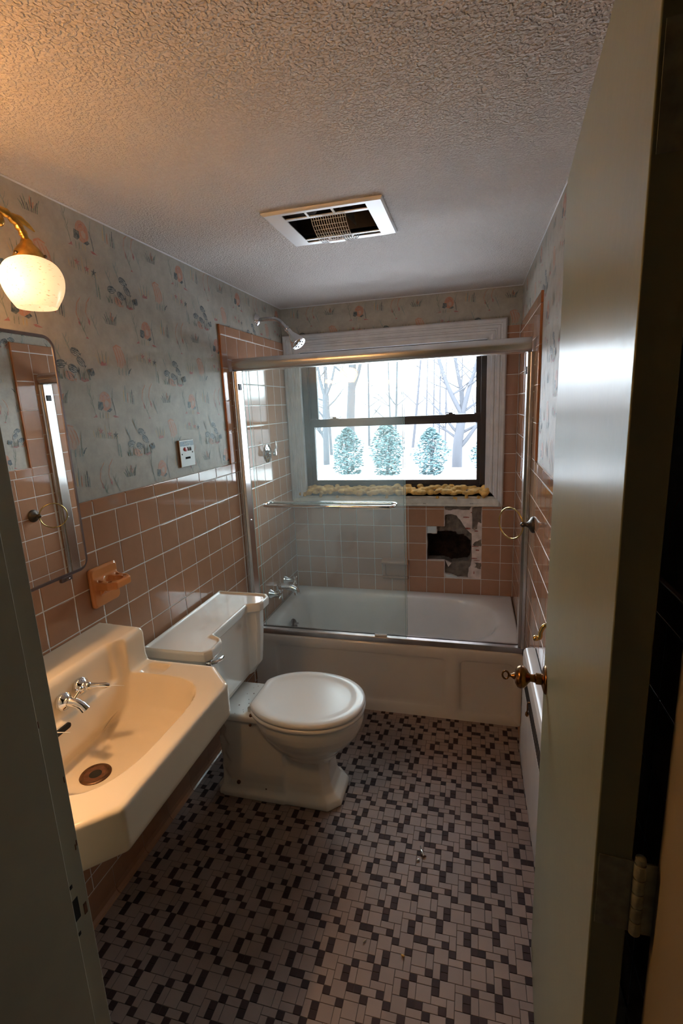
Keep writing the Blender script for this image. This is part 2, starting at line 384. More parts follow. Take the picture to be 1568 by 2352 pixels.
def motif(kind, rnd):
    L = []
    if kind == 'S':
        for cx, cy, a in ((-0.052, 0.002, 0.1), (-0.013, -0.008, -0.35), (0.003, 0.036, -0.3), (0.019, 0.012, -0.7)):
            L += fish_oval(cx, cy, 0.015, 0.0095, a, 'ink_slate', 'ink_slate', 3)
        L += fish_oval(-0.028, -0.028, 0.017, 0.010, -0.45, 'ink_orange', 'ink_orange', 3)
        L.append(('fill', [(0.005, -0.036), (0.015, -0.028), (0.02, -0.036), (0.032, -0.030), (0.04, -0.038), (0.02, -0.042)], 0, 'ink_red'))
        for i in range(20):
            x = rnd.uniform(-0.078, 0.072); L.append(blade(x, -0.036, rnd.uniform(-0.012, 0.012), rnd.uniform(0.012, 0.035), 0.0018, 'ink_green' if i % 3 else 'ink_slate'))
        L += twig(-0.012, 0.03, 0.05, 'ink_sea'); L += twig(-0.05, 0.012, 0.04, 'ink_sea')
        for cx in (0.05, 0.058, 0.044): L.append(('fill', [(cx+0.007*math.cos(t), -0.018+rnd.uniform(-.01,.01)+0.009*math.sin(t)) for t in (0, 1.2, 2.5, 3.7, 5)], 0, 'ink_slate'))
    elif kind == 'O':
        n = 20
        L.append(('fill', [(0.024*math.cos(t*2*PI/n), 0.006+0.028*math.sin(t*2*PI/n)) for t in range(n)], 0, 'ink_orange'))
        L.append(('fill', [(0.004+0.008*math.cos(t*2*PI/n), 0.000+0.010*math.sin(t*2*PI/n)) for t in range(n)], 0, 'ink_wash'))
        L.append(('line', [(0.015*math.cos(t), 0.006+0.019*math.sin(t)) for t in (0.3, 0.9, 1.6, 2.3, 3.0)], 0.0015, 'ink_red'))
        L.append(('fill', [(-0.012, 0.004), (-0.03, 0.006), (-0.034, -0.016), (-0.022, -0.02), (-0.011, -0.012)], 0, 'ink_slate'))
        L.append(('fill', [(0.0, -0.022), (0.012, -0.025), (0.024, -0.018), (0.018, -0.012)], 0, 'ink_slate'))
        L += twig(-0.045, -0.036, 0.09, 'ink_green')
        L.append(('fill', [(-0.058, -0.039), (-0.05, -0.035), (-0.044, -0.029), (-0.041, -0.038)], 0, 'ink_red'))
        L.append(('fill', [(0.022, -0.037), (0.032, -0.034), (0.050, -0.041), (0.03, -0.0415)], 0, 'ink_red'))
        L.append(blade(0.036, -0.034, -0.01, 0.05, 0.0022, 'ink_slate')); L.append(blade(0.03, 0.01, 0.008, 0.035, 0.0018, 'ink_sea'))
        for x in (-0.03, -0.018, -0.006, 0.004): L.append(blade(x, -0.042, 0.002, 0.018, 0.0018, 'ink_yellow' if x > -0.01 else 'ink_green'))
    elif kind == 'P':
        L.append(('fill', [(-0.024, 0.030), (-0.008, 0.038), (0.010, 0.034), (0.020, 0.012), (0.018, -0.014), (0.006, -0.028), (-0.008, -0.022), (-0.018, 0.0)], 0, 'ink_wash'))
        for k in range(4):
            x = -0.02+0.0115*k; L.append(('line', [(x-0.003, 0.034-abs(k-1)*0.003), (x+0.004, 0.015), (x+0.009, -0.006), (x+0.006, -0.022+k*0.002)], 0.0034 if k != 2 else 0.0022, 'ink_orange'))
        L.append(('line', [(-0.024, 0.032), (-0.008, 0.040), (0.012, 0.035)], 0.004, 'ink_orange'))
        for x in (-0.012, 0.004, 0.02, 0.03): L.append(blade(x, -0.046, 0.004, 0.022, 0.003, 'ink_sea'))
        L.append(blade(0.03, -0.03, 0.006, 0.05, 0.0016, 'ink_green')); L.append(blade(0.034, -0.04, 0.014, 0.016, 0.0035, 'ink_slate'))
    elif kind == 'L':
        for dx, hh, dy in ((-0.03, 0.075, 0), (0.006, 0.085, 0.006)):
            L.append(('line', [(dx+0.022, 0.045+dy), (dx+0.004, 0.026+dy), (dx-0.004, 0.0+dy), (dx+0.004, -0.028+dy)], 0.0022, 'ink_orange'))
            L.append(('line', [(dx+0.022, 0.045+dy), (dx+0.012, 0.02+dy), (dx+0.008, -0.005+dy)], 0.0012, 'ink_white'))
            L.append(('fill', [(dx+0.002, -0.012+dy), (dx+0.008, -0.022+dy), (dx+0.006, -0.034+dy), (dx, -0.026+dy)], 0, 'ink_red'))
        L += twig(-0.006, -0.062, 0.045, 'ink_green'); L += twig(0.04, -0.05, 0.05, 'ink_sea')
        L.append(('fill', [(-0.012, -0.064), (-0.006, -0.058), (0.001, -0.064)], 0, 'ink_red'))
    elif kind == 'a':
        L.append(('fill', [(-0.004, 0), (0.002, 0.024), (0.007, 0.008), (0.013, 0.012), (0.009, -0.006)], 0, 'ink_orange'))
        for i in range(9): L.append(blade(-0.022+0.005*i, -0.014, (i-4)*0.003, 0.018+0.008*(i % 3), 0.0024, 'ink_slate' if i % 2 else 'ink_green'))
    elif kind == 's':
        for i in range(13): L.append(blade(-0.05+0.008*i, -0.012-0.001*i, rnd.uniform(-0.004, 0.004), rnd.uniform(0.015, 0.045), 0.0016, 'ink_green' if i % 3 else 'ink_yellow'))
        for cx, cy, c in ((-0.022, 0.004, 'ink_red'), (0.012, -0.006, 'ink_red'), (0.038, -0.01, 'ink_slate')):
            L.append(('fill', [(cx+(0.011 if k % 2 == 0 else 0.004)*math.cos(k*PI/5+0.3), cy+(0.010 if k % 2 == 0 else 0.004)*math.sin(k*PI/5+0.3)) for k in range(10)], 0, c))
    elif kind == 'r':
        for i, (x, h) in enumerate(((-0.02, 0.035), (-0.012, 0.05), (-0.004, 0.03), (0.01, 0.035), (0.018, 0.045), (0.024, 0.03))):
            L.append(blade(x, -0.015-0.002*i, 0.003, h, 0.003, ('ink_yellow', 'ink_sea', 'ink_orange', 'ink_green', 'ink_slate', 'ink_sea')[i]))
    elif kind == 't':
        for i in range(7): L.append(blade(-0.018+0.006*i, -0.012, (i-3)*0.003, 0.025+0.012*(i % 2), 0.0018, 'ink_green' if i % 2 else 'ink_yellow'))
        L.append(('fill', [(-0.012, -0.012), (-0.004, -0.004), (0.004, -0.010), (0.012, -0.006), (0.014, -0.015), (-0.01, -0.017)], 0, 'ink_red'))
    elif kind == 'f':
        L.append(blade(-0.004, -0.03, 0.002, 0.06, 0.003, 'ink_sea')); L.append(blade(0.006, -0.034, -0.002, 0.04, 0.004, 'ink_green'))
    return L
CELL = (('S', 0, 0), ('t', .116, .026), ('P', .197, .033), ('s', .344, .048), ('f', .393, 0), ('O', .359, .138), ('r', .214, -.087), ('L', .325, -.094), ('a', .436, -.093))
def paper(mb, o, u, v, nrm, u0, v0, umin, umax, vmin, vmax, avoid=None):
    """print motifs on the plane o+u*s+v*t; (u0,v0) is one striped-fish group"""
    o, u, v, nrm = Vector(o), Vector(u), Vector(v), Vector(nrm); rnd = random.Random(4)
    cache = {}
    for j in range(-8, 9):
        for i in range(-6, 7):
            for kind, du, dv in CELL:
                cu = u0+i*0.514+(0.257 if j % 2 else 0)+du; cv = v0-j*0.248+dv
                if not (umin < cu < umax and vmin < cv < vmax): continue
                if avoid and avoid(cu, cv): continue
                if kind not in cache: cache[kind] = motif(kind, random.Random(7))
                for q, (ty, pts, wd, col) in enumerate(cache[kind]):
                    d = 0.0003+0.00002*q
                    def P(x, y): return o+u*min(max(cu+x*1.1, umin), umax)+v*min(max(cv+y*1.1, vmin), vmax)+nrm*d
                    if ty == 'fill': mb.face([P(*p) for p in pts], col)
                    else:
                        n = len(pts); a = []; b = []
                        for k, p in enumerate(pts):
                            q0 = Vector(pts[max(k-1, 0)]); q1 = Vector(pts[min(k+1, n-1)]); t = (q1-q0)
                            t = t.normalized() if t.length else Vector((0, 1)); nn = Vector((-t.y, t.x))
                            ww = wd*0.68*(0.35+0.65*math.sin(PI*(0.25+0.7*k/(n-1)))); p = Vector(p)
                            a.append(P(*(p+nn*ww))); b.append(P(*(p-nn*ww)))
                        for k in range(n-1): mb.face([a[k], b[k], b[k+1], a[k+1]], col)

# ================================================================ floor
def build_floor():
    mb = MB(); U = 0.02056; g = 0.0010
    x0, y0 = 1.144, -1.824
    cells = []
    # (col, row, width, height, dark)
    P = [(0,0,2,1,0),(2,0,1,1,1),(3,0,2,2,0),(5,0,1,1,1),(0,1,2,2,0),(2,1,1,2,0),(5,1,2,1,0),(7,1,1,1,1),(3,2,1,2,0),(4,2,1,1,1),(4,3,1,1,1),(5,2,2,2,0),(7,2,1,2,0),
         (0,3,2,1,0),(2,3,1,1,1),(0,4,1,1,1),(1,4,2,1,0),(3,4,1,1,1),(3,5,1,1,1),(4,4,2,2,0),(6,4,2,1,0),(0,5,1,2,0),(1,5,2,2,0),(6,5,1,2,0),(7,5,1,1,1),(7,6,1,1,1),(3,6,2,1,0),(5,6,1,2,0),
         (0,7,1,1,1),(1,7,1,1,1),(2,7,2,1,0),(4,7,1,1,1),(6,7,2,2,0)]
    rnd = random.Random(3)
    for I in range(-8, 3):
        for J in range(-9, 6):
            for c, r, cw, rh, dk in P:
                a = x0+(I*8+c)*U; b = a+cw*U; t = y0-(J*8+r)*U; s = t-rh*U
                a, b, s, t = max(a, 0.0), min(b, W), max(s, YF-0.16), min(t, -0.73)
                if b-a < 0.004 or t-s < 0.004: continue
                z = rnd.uniform(-0.00012, 0.00012)
                o = (a+g*0.6, s+g*0.6, -0.002+z)
                mb.tile(o, (1,0,0), (0,1,0), (0,0,1), b-a-g*1.2, t-s-g*1.2, 0.0022, 'floor_dark' if dk else 'floor_light', b=0.0007)
    mb.box((-0.1, YF-0.16, -0.12), (W+0.1, 0.3, -0.0008), 'floor_grout')
    return tag(mb.build('floor', smooth=0, weld=False), kind='structure')
floor = build_floor()

# ================================================================ wall tiling
def clip_tiles(mb, o, u, v, nrm, us, vs, t, keep=None, mat='tile', g=0.0023):
    for i in range(len(us)-1):
        for j in range(len(vs)-1):
            a, b, c, d = us[i], us[i+1], vs[j], vs[j+1]
            if b-a < 0.012 or d-c < 0.012: continue
            if keep and not keep((a+b)/2, (c+d)/2): continue
            w_, h_ = b-a-g, d-c-g
            mb.tile(Vector(o)+Vector(u)*(a+g/2)+Vector(v)*(c+g/2), u, v, nrm, w_, h_, t, mat, b=0.0018)
TT = 0.0085   # tile standing proud of the paper
def side_wall(name, X, sx, uphase, yedge):
    """X: plane of the tile faces, sx: +1 the room lies at +x"""
    mb = MB(); px = X-sx*TT; nrm = (sx, 0, 0)
    y_far, y_near = 0.01, YF
    # body of the wall
    xa, xb = sorted((px, px-sx*0.10)); mb.box((xa, y_near-0.16, -0.1), (xb, 0.35, H+0.1), 'wallpaper')
    if sx > 0: paper(mb, (px, 0, 0), (0, 1, 0), (0, 0, 1), nrm, uphase[0], uphase[1], YF+0.01, -0.005, 1.31, H-0.002)
    else: paper(mb, (px, 0, 0), (0, -1, 0), (0, 0, 1), nrm, uphase[0], uphase[1], 0.005, -YF-0.01, 1.31, H-0.002)
    U = (0, 1, 0); V = (0, 0, 1); o = (px, 0, 0)
    # grout bed
    gx = px+sx*(TT-0.0009); a, b = sorted((px-sx*0.002, gx))
    mb.box((a, YF, 0), (b, 0.0, 1.300), 'grout'); mb.box((a, yedge+0.004, 1.29), (b, 0.0, 1.947), 'grout')
    cols = [0.0]+[-0.092-0.1095*k for k in range(7)]          # inside the shower
    out = [-0.869-0.11*j for j in range(-1, 16)]
    ys = sorted(set([round(c, 4) for c in cols if c > -0.79]+[round(c, 4) for c in out if c > YF]+[round(YF, 4)]))
    zs = [0.105, 0.1586]+[0.2686+0.11*k-0.0 for k in range(10)]
    zs = [z for z in zs if z < 1.2]+[1.2586]
    zs = sorted(set([round(1.2586-0.11*k, 4) for k in range(11)]+[0.105]))
    clip_tiles(mb, o, U, V, nrm, ys, zs, TT)
    # wainscot cap and shower cap
    caps = [yedge, -0.964, -1.112, -1.275, -1.428, -1.581, -1.734, -1.887, -2.04, -2.193, -2.346, YF]
    clip_tiles(mb, o, U, V, nrm, sorted(caps), [1.2586, 1.306], TT)
    zi = [1.2586]+[1.2586+0.1077*k for k in range(1, 7)]
    yi = sorted([round(c, 4) for c in cols if c > -0.74]+[-0.753])
    clip_tiles(mb, o, U, V, nrm, yi, zi, TT)
    clip_tiles(mb, o, U, V, nrm, [yedge, -0.752, -0.601, -0.449, -0.295, -0.14, 0.0], [1.905, 1.951], TT)
    # vertical bullnose strip at the edge of the shower tile
    vz = [1.2586]+[1.306+0.15*k for k in range(4)]+[1.905]
    clip_tiles(mb, o, U, V, nrm, [yedge, -0.753], vz, TT+0.0005, mat='tile')
    a, b = sorted((px, px+sx*(TT+0.0006)))
    for z0, z1 in zip(vz, vz[1:]+[1.951]): mb.box((a, yedge-0.0045, z0+0.001), (b, yedge+0.0012, z1-0.001), 'tile_trim_lamplit')
    # cove base
    bz = [-0.735]+[-0.823-0.152*k for k in range(11)]
    bz = sorted([b_ for b_ in bz if b_ > YF]+[YF])
    for y0, y1 in zip(bz, bz[1:]):
        if y1-y0 < 0.02: continue
        prof = [(0, 0.104), (TT-0.001, 0.104), (TT, 0.10), (TT, 0.03), (TT+0.003, 0.014), (TT+0.010, 0.004), (TT+0.016, 0.001), (TT+0.016, -0.002), (0, -0.002)]
        mb.rings([[(px+sx*d, y, z) for d, z in prof] for y in (y0+0.0008, y1-0.0008)], 'tile')
    return mb, name
mb, nm = side_wall('wall_left', 0.0, 1, (-1.707, 1.706), -0.806)
wall_left = tag(mb.build(nm, smooth=0, weld=False), kind='structure')
mb, nm = side_wall('wall_right', W, -1, (0.90, 1.464), -0.862)
wall_right = tag(mb.build(nm, smooth=0, weld=False), kind='structure')

# ================================================================ back wall with window opening and hole
HOLE = [(.866,.592),(.866,.763),(.926,.764),(.927,.776),(1.001,.777),(1.032,.775),(1.050,.759),(1.081,.761),(1.105,.742),(1.131,.717),(1.133,.624),(1.111,.589),(1.055,.581),(1.015,.574),(.99,.586),(.972,.593)]
MORT = [(.866,.592),(.866,.764),(.926,.764),(.927,.812),(.972,.813),(.973,.879),(1.006,.889),(1.043,.881),(1.061,.858),(1.093,.808),(1.112,.787),(1.134,.768),(1.136,.62),(1.13,.56),(1.118,.538),(1.115,.482),(1.05,.482),(1.02,.497),(.985,.503),(.974,.51),(.974,.593)]
def poly_hole(mb, y0, y1, outer, holes, mat, matside=None):
    """slab between y0 (front) and y1 with polygonal holes, triangulated"""
    from mathutils.geometry import tessellate_polygon
    loops = [outer]+holes
    tris = tessellate_polygon([[Vector((x, z, 0)) for x, z in lp] for lp in loops])
    flat = [p for lp in loops for p in lp]
    for y in (y0, y1):
        for t in tris: mb.face([(flat[i][0], y, flat[i][1]) for i in t], mat)
    for lp in loops:
        for k in range(len(lp)):
            a, b = lp[k-1], lp[k]; mb.face([(a[0], y0, a[1]), (b[0], y0, b[1]), (b[0], y1, b[1]), (a[0], y1, a[1])], matside or mat)
rnd = random.Random(11)
def rough_poly(poly, amp, n=4):
    out = []
    for k in range(len(poly)):
        a, b = Vector(poly[k-1]), Vector(poly[k])
        for i in range(n):
            p = a.lerp(b, i/n)
            if i: p += Vector((rnd.uniform(-amp, amp), rnd.uniform(-amp, amp)))
            out.append((p.x, p.y))
    return out
WIN = (0.085, 1.216, 1.040, 1.900)    # rough opening x0,x1,z0,z1
opening = [(WIN[0], WIN[2]), (WIN[1], WIN[2]), (WIN[1], WIN[3]), (WIN[0], WIN[3])]
outer = [(-0.1, -0.1), (W+0.1, -0.1), (W+0.1, H+0.1), (-0.1, H+0.1)]
mb = MB()
hp = rough_poly(HOLE, 0.0035); mp_ = rough_poly(MORT, 0.0025, 3)
poly_hole(mb, 0.0085, 0.028, outer, [opening, mp_], 'wallpaper', 'plaster_old')
poly_hole(mb, 0.028, 0.10, outer, [opening, hp], 'mortar')
poly_hole(mb, 0.10, 0.22, outer, [opening, [(0.80, 0.50), (1.18, 0.50), (1.18, 0.82), (0.80, 0.82)]], 'brick_dark')
mb.box((0.78, 0.22, 0.45), (1.2, 0.26, 0.86), 'brick_dark')
# old plaster patch left where the tiles came off
poly_hole(mb, 0.0065, 0.0085, [(.8645, .4805), (1.1935, .4805), (1.1935, .9385), (.973, .9385), (.973, .8135), (.8645, .8135)], [mp_[:]], 'plaster_old')
for x, z, a, b in ((1.145,.90,.022,.004),(1.10,.87,.02,.004),(1.155,.845,.02,.004),(1.11,.80,.018,.006),(1.16,.785,.012,.004),(1.155,.69,.022,.004),(1.168,.665,.012,.005),(1.15,.612,.02,.003),(1.165,.60,.02,.002),(1.15,.52,.003,.01)):
    mb.prism([(x+a*math.cos(t*PI/4)*(1+.3*math.sin(3*t)), z+b*math.sin(t*PI/4)) for t in range(8)], -0.0063, -0.0056, 'rust_red', Matrix(((1,0,0,0),(0,0,-1,0),(0,1,0,0),(0,0,0,1))))
# remains of brown mortar on the patch
for pts in ([(1.135,.93),(1.19,.937),(1.19,.835),(1.17,.84),(1.165,.80),(1.15,.79),(1.136,.80)], [(.975,.937),(1.13,.937),(1.12,.915),(1.05,.92),(1.0,.912),(.976,.92)], [(1.137,.70),(1.16,.72),(1.19,.735),(1.19,.69),(1.15,.69)], [(1.19,.585),(1.15,.583),(1.165,.57),(1.155,.555),(1.19,.545)]):
    mb.prism(rough_poly(pts, .003), -0.0062, -0.0052, 'mortar', Matrix(((1,0,0,0),(0,0,-1,0),(0,1,0,0),(0,0,0,1))))
paper(mb, (0, 0.0085, 0), (1, 0, 0), (0, 0, 1), (0, -1, 0), 0.123, 1.952, 0.005, W-0.005, 1.935, H-0.002)
# tiles
cols = [0.0]+[0.0919+0.11*k for k in range(12)]+[W]
rows = [0.36]+[0.48, 0.59, 0.70, 0.81, 0.92]+[0.92+0.11*k for k in range(1, 10)]
rows = [z for z in rows if z < 1.93]+[1.951]
def keep(x, z):
    if 0.973 < x < 1.192 and 0.48 < z < 0.96: return False
    if 0.862 < x < 0.975 and 0.59 < z < 0.812: return False
    if 0.58 < x < 0.75 and 0.47 < z < 0.59: return False
    if 0.03 < x < 1.28 and 0.96 < z: return False
    return True
clip_tiles(mb, (0, 0.0085, 0), (1, 0, 0), (0, 0, 1), (0, -1, 0), cols, rows, TT, keep)
for a, b, c, d in ((0, .36, .864, .937), (.864, .36, .973, .59), (.973, .36, 1.1935, .4805), (.864, .8135, .973, .937), (1.1935, .36, W, .937), (0.0, .937, .03, 1.95), (1.28, .937, W, 1.95)):
    mb.box((a, 0.0011, b), (c, 0.0089, d), 'grout')
clip_tiles(mb, (0, 0.0085, 0), (1, 0, 0), (0, 0, 1), (0, -1, 0), [0.5319, 0.581], [0.48, 0.59], TT)
# ledge of tile broken at the top under the casing
clip_tiles(mb, (0, 0.0085, 0), (1, 0, 0), (0, 0, 1), (0, -1, 0), [c for c in cols if c < 0.98], [0.92, 0.9395], TT)
clip_tiles(mb, (0, 0.0085, 0), (1, 0, 0), (0, 0, 1), (0, -1, 0), [1.192]+[c for c in cols if c > 1.25], [0.92, 0.9395], TT)
wall_back = tag(mb.build('wall_back', smooth=0, weld=False), kind='structure')

# plaster crumbs in the hole
def crumb(name, pts, y0, y1, matn, label):
    m_ = MB(); m_.prism(pts, -y1, -y0, matn, Matrix(((1,0,0,0),(0,0,-1,0),(0,1,0,0),(0,0,0,1))))
    return tag(m_.build(name, smooth=0, bevel=0.002), label, 'rubble')
crumb('plaster_chunk', [(.866,.766),(.925,.766),(.924,.811),(.866,.812)], 0.004, 0.03, 'plate_white', 'pale plaster square at the upper left corner of the wall hole')
crumb('plaster_chunk', [(.976,.592),(1.014,.573),(1.001,.556),(.996,.548),(.985,.57)], 0.012, 0.03, 'plaster_old', 'wedge of pink plaster at the lower left rim of the wall hole')
crumb('plaster_chunk', [(.976,.505),(.99,.503),(1.015,.5),(1.05,.486),(1.048,.482),(.985,.482),(.979,.487)], 0.006, 0.028, 'plate_white', 'white plaster sliver along the bottom of the wall hole')
# ================================================================ ceiling with vent opening
VX0, VX1, VY0, VY1 = 0.500, 0.852, -1.385, -1.095
mb = MB()
def ceil_quads(x0, x1, y0, y1, hx0, hx1, hy0, hy1):
    for a, b, c, d in ((x0, y0, x1, hy0), (x0, hy1, x1, y1), (x0, hy0, hx0, hy1), (hx1, hy0, x1, hy1)):
        mb.box((a, b, H), (c, d, H+0.02), 'ceiling_texture')
ceil_quads(-0.1, W+0.1, YF-0.16, 0.35, VX0, VX1, VY0, VY1)
ceiling = tag(mb.build('ceiling', smooth=0, weld=False), kind='structure')
# thin caulk line where paper meets ceiling
mb = MB(); mb.tube([(-0.0075, YF, H-0.0015), (-0.0075, 0.008, H-0.0015)], 0.0028, 'trim_white', 8)
mb.tube([(-0.0075, 0.0075, H-0.0015), (W+0.007, 0.0075, H-0.0015)], 0.0028, 'trim_white', 8); mb.tube([(W+0.0075, 0.008, H-0.0015), (W+0.0075, YF, H-0.0015)], 0.0022, 'trim_white', 8)
tag(mb.build('trim_5'), kind='structure')

# ================================================================ window
XI0, XI1, ZI0, ZI1 = 0.089, 1.212, 1.057, 1.895
def casing():
    mb = MB()
    prof = [(0.0, 0.0), (0.0, 0.022), (0.008, 0.028), (0.024, 0.028), (0.026, 0.021), (0.033, 0.019), (0.037, 0.025), (0.052, 0.024), (0.056, 0.016), (0.062, 0.014), (0.067, 0.020), (0.080, 0.019), (0.084, 0.011), (0.1, 0.009), (0.1, 0.0)]
    def run(pts_fn): mb.rings([pts_fn(k) for k in (0, 1)], 'trim_white')
    # left (outer edge at the side wall), top, right: mitred
    sl = 0.089/0.1; sr = 0.096/0.1
    def corner(k):  # k: 0 bottom-left,1 top-left,2 top-right,3 bottom-right
        out = []
        for d, h in prof:
            x = 0.0+d*sl if k in (0, 1) else 1.308-d*sr
            z = 1.990-d*0.95 if k in (1, 2) else (0.975+d*0.3 if k == 0 else 0.945+d*1.1)
            out.append((x, 0.0085-h-0.0, z))
        return out
    mb.rings([corner(0), corner(1), corner(2), corner(3)], 'trim_white')
    # returns of the casing into the opening
    mb.box((0.087, -0.002, 1.03), (0.095, 0.10, 1.895), 'trim_white'); mb.box((1.206, -0.002, 1.03), (1.214, 0.10, 1.895), 'trim_white'); mb.box((0.087, -0.002, 1.889), (1.214, 0.10, 1.897), 'trim_white')
    return mb
mb = casing()
trim_win = tag(mb.build('trim_1', smooth=35, weld=False), kind='structure')
# stool / lower casing: sloping painted board with steps, split at the right end
mb = MB()
sec = [(-0.014, 0.940), (-0.018, 0.944), (-0.018, 0.956), (-0.013, 0.960), (-0.010, 0.985), (-0.005, 0.9885), (0.004, 0.992), (0.045, 1.052), (0.045, 1.036), (0.0085, 1.02), (0.0085, 0.940)]
mb.rings([[(x, y, z) for y, z in sec] for x in (0.004, 0.3, 0.7, 1.0, 1.285)], 'sill_paint')
for x, z, w_ in ((.845,.9565,.018), (.55,.9575,.03), (1.12,.9578,.02)): mb.box((x, -0.0187, z-.001), (x+w_, -0.0165, z+.0012), 'black')
tag(mb.build('trim_2', smooth=30, bevel=0.001, weld=False), kind='structure')

window_1 = thing('window_1', (0.65, 0.06, 1.05), None, None); window_1['kind'] = 'structure'
mb = MB()   # outer frame, dark brown
Y0, Y1 = 0.035, 0.105
mb.box((0.095, Y0, 1.046), (0.130, Y1, 1.89), 'sash_brown'); mb.box((1.176, Y0, 1.046), (1.207, Y1, 1.89), 'sash_brown')
mb.box((0.095, Y0, 1.868), (1.207, Y1, 1.89), 'sash_brown'); mb.box((0.095, Y0, 1.040), (1.207, Y1, 1.064), 'sash_brown')
mb.box((0.128, 0.07, 1.06), (0.135, 0.078, 1.87), 'sash_brown'); mb.box((1.171, 0.07, 1.06), (1.178, 0.078, 1.87), 'sash_brown')
o = mb.build('window_frame', window_1, bevel=0.0015)
def sash(name, x0, x1, z0, z1, gx0, gx1, gz0, gz1, y0, y1):
    mb = MB()
    mb.box((x0, y0, z0), (gx0, y1, z1), 'sash_brown'); mb.box((gx1, y0, z0), (x1, y1, z1), 'sash_brown')
    mb.box((gx0, y0, z0), (gx1, y1, gz0), 'sash_brown'); mb.box((gx0, y0, gz1), (gx1, y1, z1), 'sash_brown')
    s_ = mb.build(name, window_1, bevel=0.0015)
    g = MB(); ym = (y0+y1)/2; g.box((gx0, ym-0.0015, gz0), (gx1, ym+0.0015, gz1), 'window_glass'); p = g.build('pane', s_, smooth=0)
    return s_
low = sash('lower_sash', 0.130, 1.176, 1.063, 1.470, 0.157, 1.157, 1.093, 1.432, 0.045, 0.066)
upp = sash('upper_sash', 0.130, 1.176, 1.440, 1.868, 0.178, 1.149, 1.476, 1.842, 0.076, 0.097)
mb = MB(); mb.box((0.130, 0.04, 1.468), (1.176, 0.07, 1.482), 'sash_brown'); mb.build('meeting_rail', window_1, bevel=0.001)
mb = MB(); mb.box((0.165, 0.0435, 1.0925), (1.157, 0.047, 1.0955), 'inner_white'); mb.build('glazing_bead', window_1)
def lock(x):
    mb = MB(); mb.box((x-0.026, 0.044, 1.482), (x+0.026, 0.066, 1.486), 'sash_brown'); mb.lathe([(0.012, 0), (0.013, 0.005), (0.009, 0.009)], 'sash_brown', T(x, 0.055, 1.486), 16)
    mb.box((x-0.030, 0.050, 1.491), (x+0.004, 0.058, 1.495), 'sash_brown', None); return mb.build('sash_lock', window_1, bevel=0.001)
lock(0.290); lock(1.005)
for x in (0.150, 1.16):
    mb = MB(); mb.box((x-0.02, 0.046, 1.482), (x+0.02, 0.062, 1.487), 'sash_brown'); mb.build('tilt_latch', window_1, bevel=0.001)

# ================================================================ spray foam bead along the sill
def foam():
    rnd = random.Random(5); mb = MB(); x = 0.045
    while x < 1.243:
        for k in range(3):
            r = rnd.uniform(0.013, 0.024)*(1.0 if x > .12 else .85)
            y = rnd.uniform(-0.002, 0.040); z = 1.016+0.75*(y)+rnd.uniform(-0.002, 0.014)
            if x < 0.10: z -= 0.016
            mb.sphere((x+rnd.uniform(-.008, .008), y, z), r, 'foam', 10, (rnd.uniform(0.9, 1.4), 1, rnd.uniform(0.6, 0.9)))
        x += rnd.uniform(0.012, 0.020)
    for x, z in ((0.19, 1.0), (0.30, .992), (.62, .99), (1.10, .995), (1.03, .985), (1.17, .992), (1.2, 1.0), (.93, .99)):
        mb.sphere((x, 0.0, z), 0.011, 'foam', 10, (1, 1, 1.2))
    mb.tube([(1.045, -0.004, 0.995), (1.043, -0.014, 0.975), (1.044, -0.02, 0.958)], [0.004, 0.0025, 0.0015], 'foam', 8)
    o = fuse('spray_foam', [mb], [], 'foam', 0.0035, 1)
    return tag(o, 'lumpy yellow expanding foam bead along the window sill', 'foam')
foam()

# ================================================================ front wall, door jambs, hallway
XJL, XJR = 0.54, 1.320
mb = MB(); yi, yo = YF, YF-0.13
for a, b, c, d in ((-0.1, 0, XJL-0.02, H+0.1), (XJR+0.02, 0, W+0.9, H+0.1), (XJL-0.02, 2.03, XJR+0.02, H+0.1)):
    mb.box((a, yo, b), (c, yi, d), 'wallpaper')
tag(mb.build('wall_front', smooth=0), kind='structure')
mb = MB()   # hallway shell around the camera
mb.box((-0.9, -4.3, -0.1), (2.6, yo, 0.0), 'hall_paint'); mb.box((-0.9, -4.3, 2.35), (2.6, yo, 2.45), 'hall_paint')
mb.box((-1.0, -4.3, 0), (-0.9, yo, 2.35), 'hall_paint'); mb.box((2.6, -4.3, 0), (2.7, yo, 2.35), 'hall_paint'); mb.box((-1.0, -4.4, 0), (2.7, -4.3, 2.45), 'hall_paint')
mb.box((-1.0, yo-0.005, 0), (-0.1, yo+0.04, 2.45), 'hall_paint'); mb.box((-0.12, yo-0.01, H), (2.7, yo+0.04, 2.45), 'hall_paint'); mb.box((2.2, yo-0.005, 0), (2.7, yo+0.04, 2.45), 'hall_paint')
tag(mb.build('wall_hallway', smooth=0), kind='structure')
# latch-side jamb with rabbet and strike
mb = MB()
mb.box((XJL-0.018, YF-0.038, 0), (XJL, YF+0.028, 2.03), 'jamb_paint')               # rabbet strip the door closes into
mb.box((XJL-0.018, yo-0.012, 0), (XJL+0.012, YF-0.010, 2.03), 'jamb_paint')            # stop and rest of the jamb
mb.box((XJL-0.085, YF, 0), (XJL-0.018, YF+0.018, 2.09), 'jamb_paint')                    # inside casing
mb.box((XJL-0.085, yo-0.018, 0), (XJL-0.012, yo, 2.09), 'jamb_paint')
for z, h in ((0.802, 0.020), (0.846, 0.004), (0.757, 0.004)):
    mb.box((XJL-0.004, YF+0.002-(0.006 if h > .01 else .003), z-h), (XJL+0.0006, YF+0.002+(0.008 if h > .01 else .003), z+h), 'black')
mb.box((XJL-0.003, YF+0.016, 0.775), (XJL+0.0006, YF+0.0235, 0.797), 'rust')
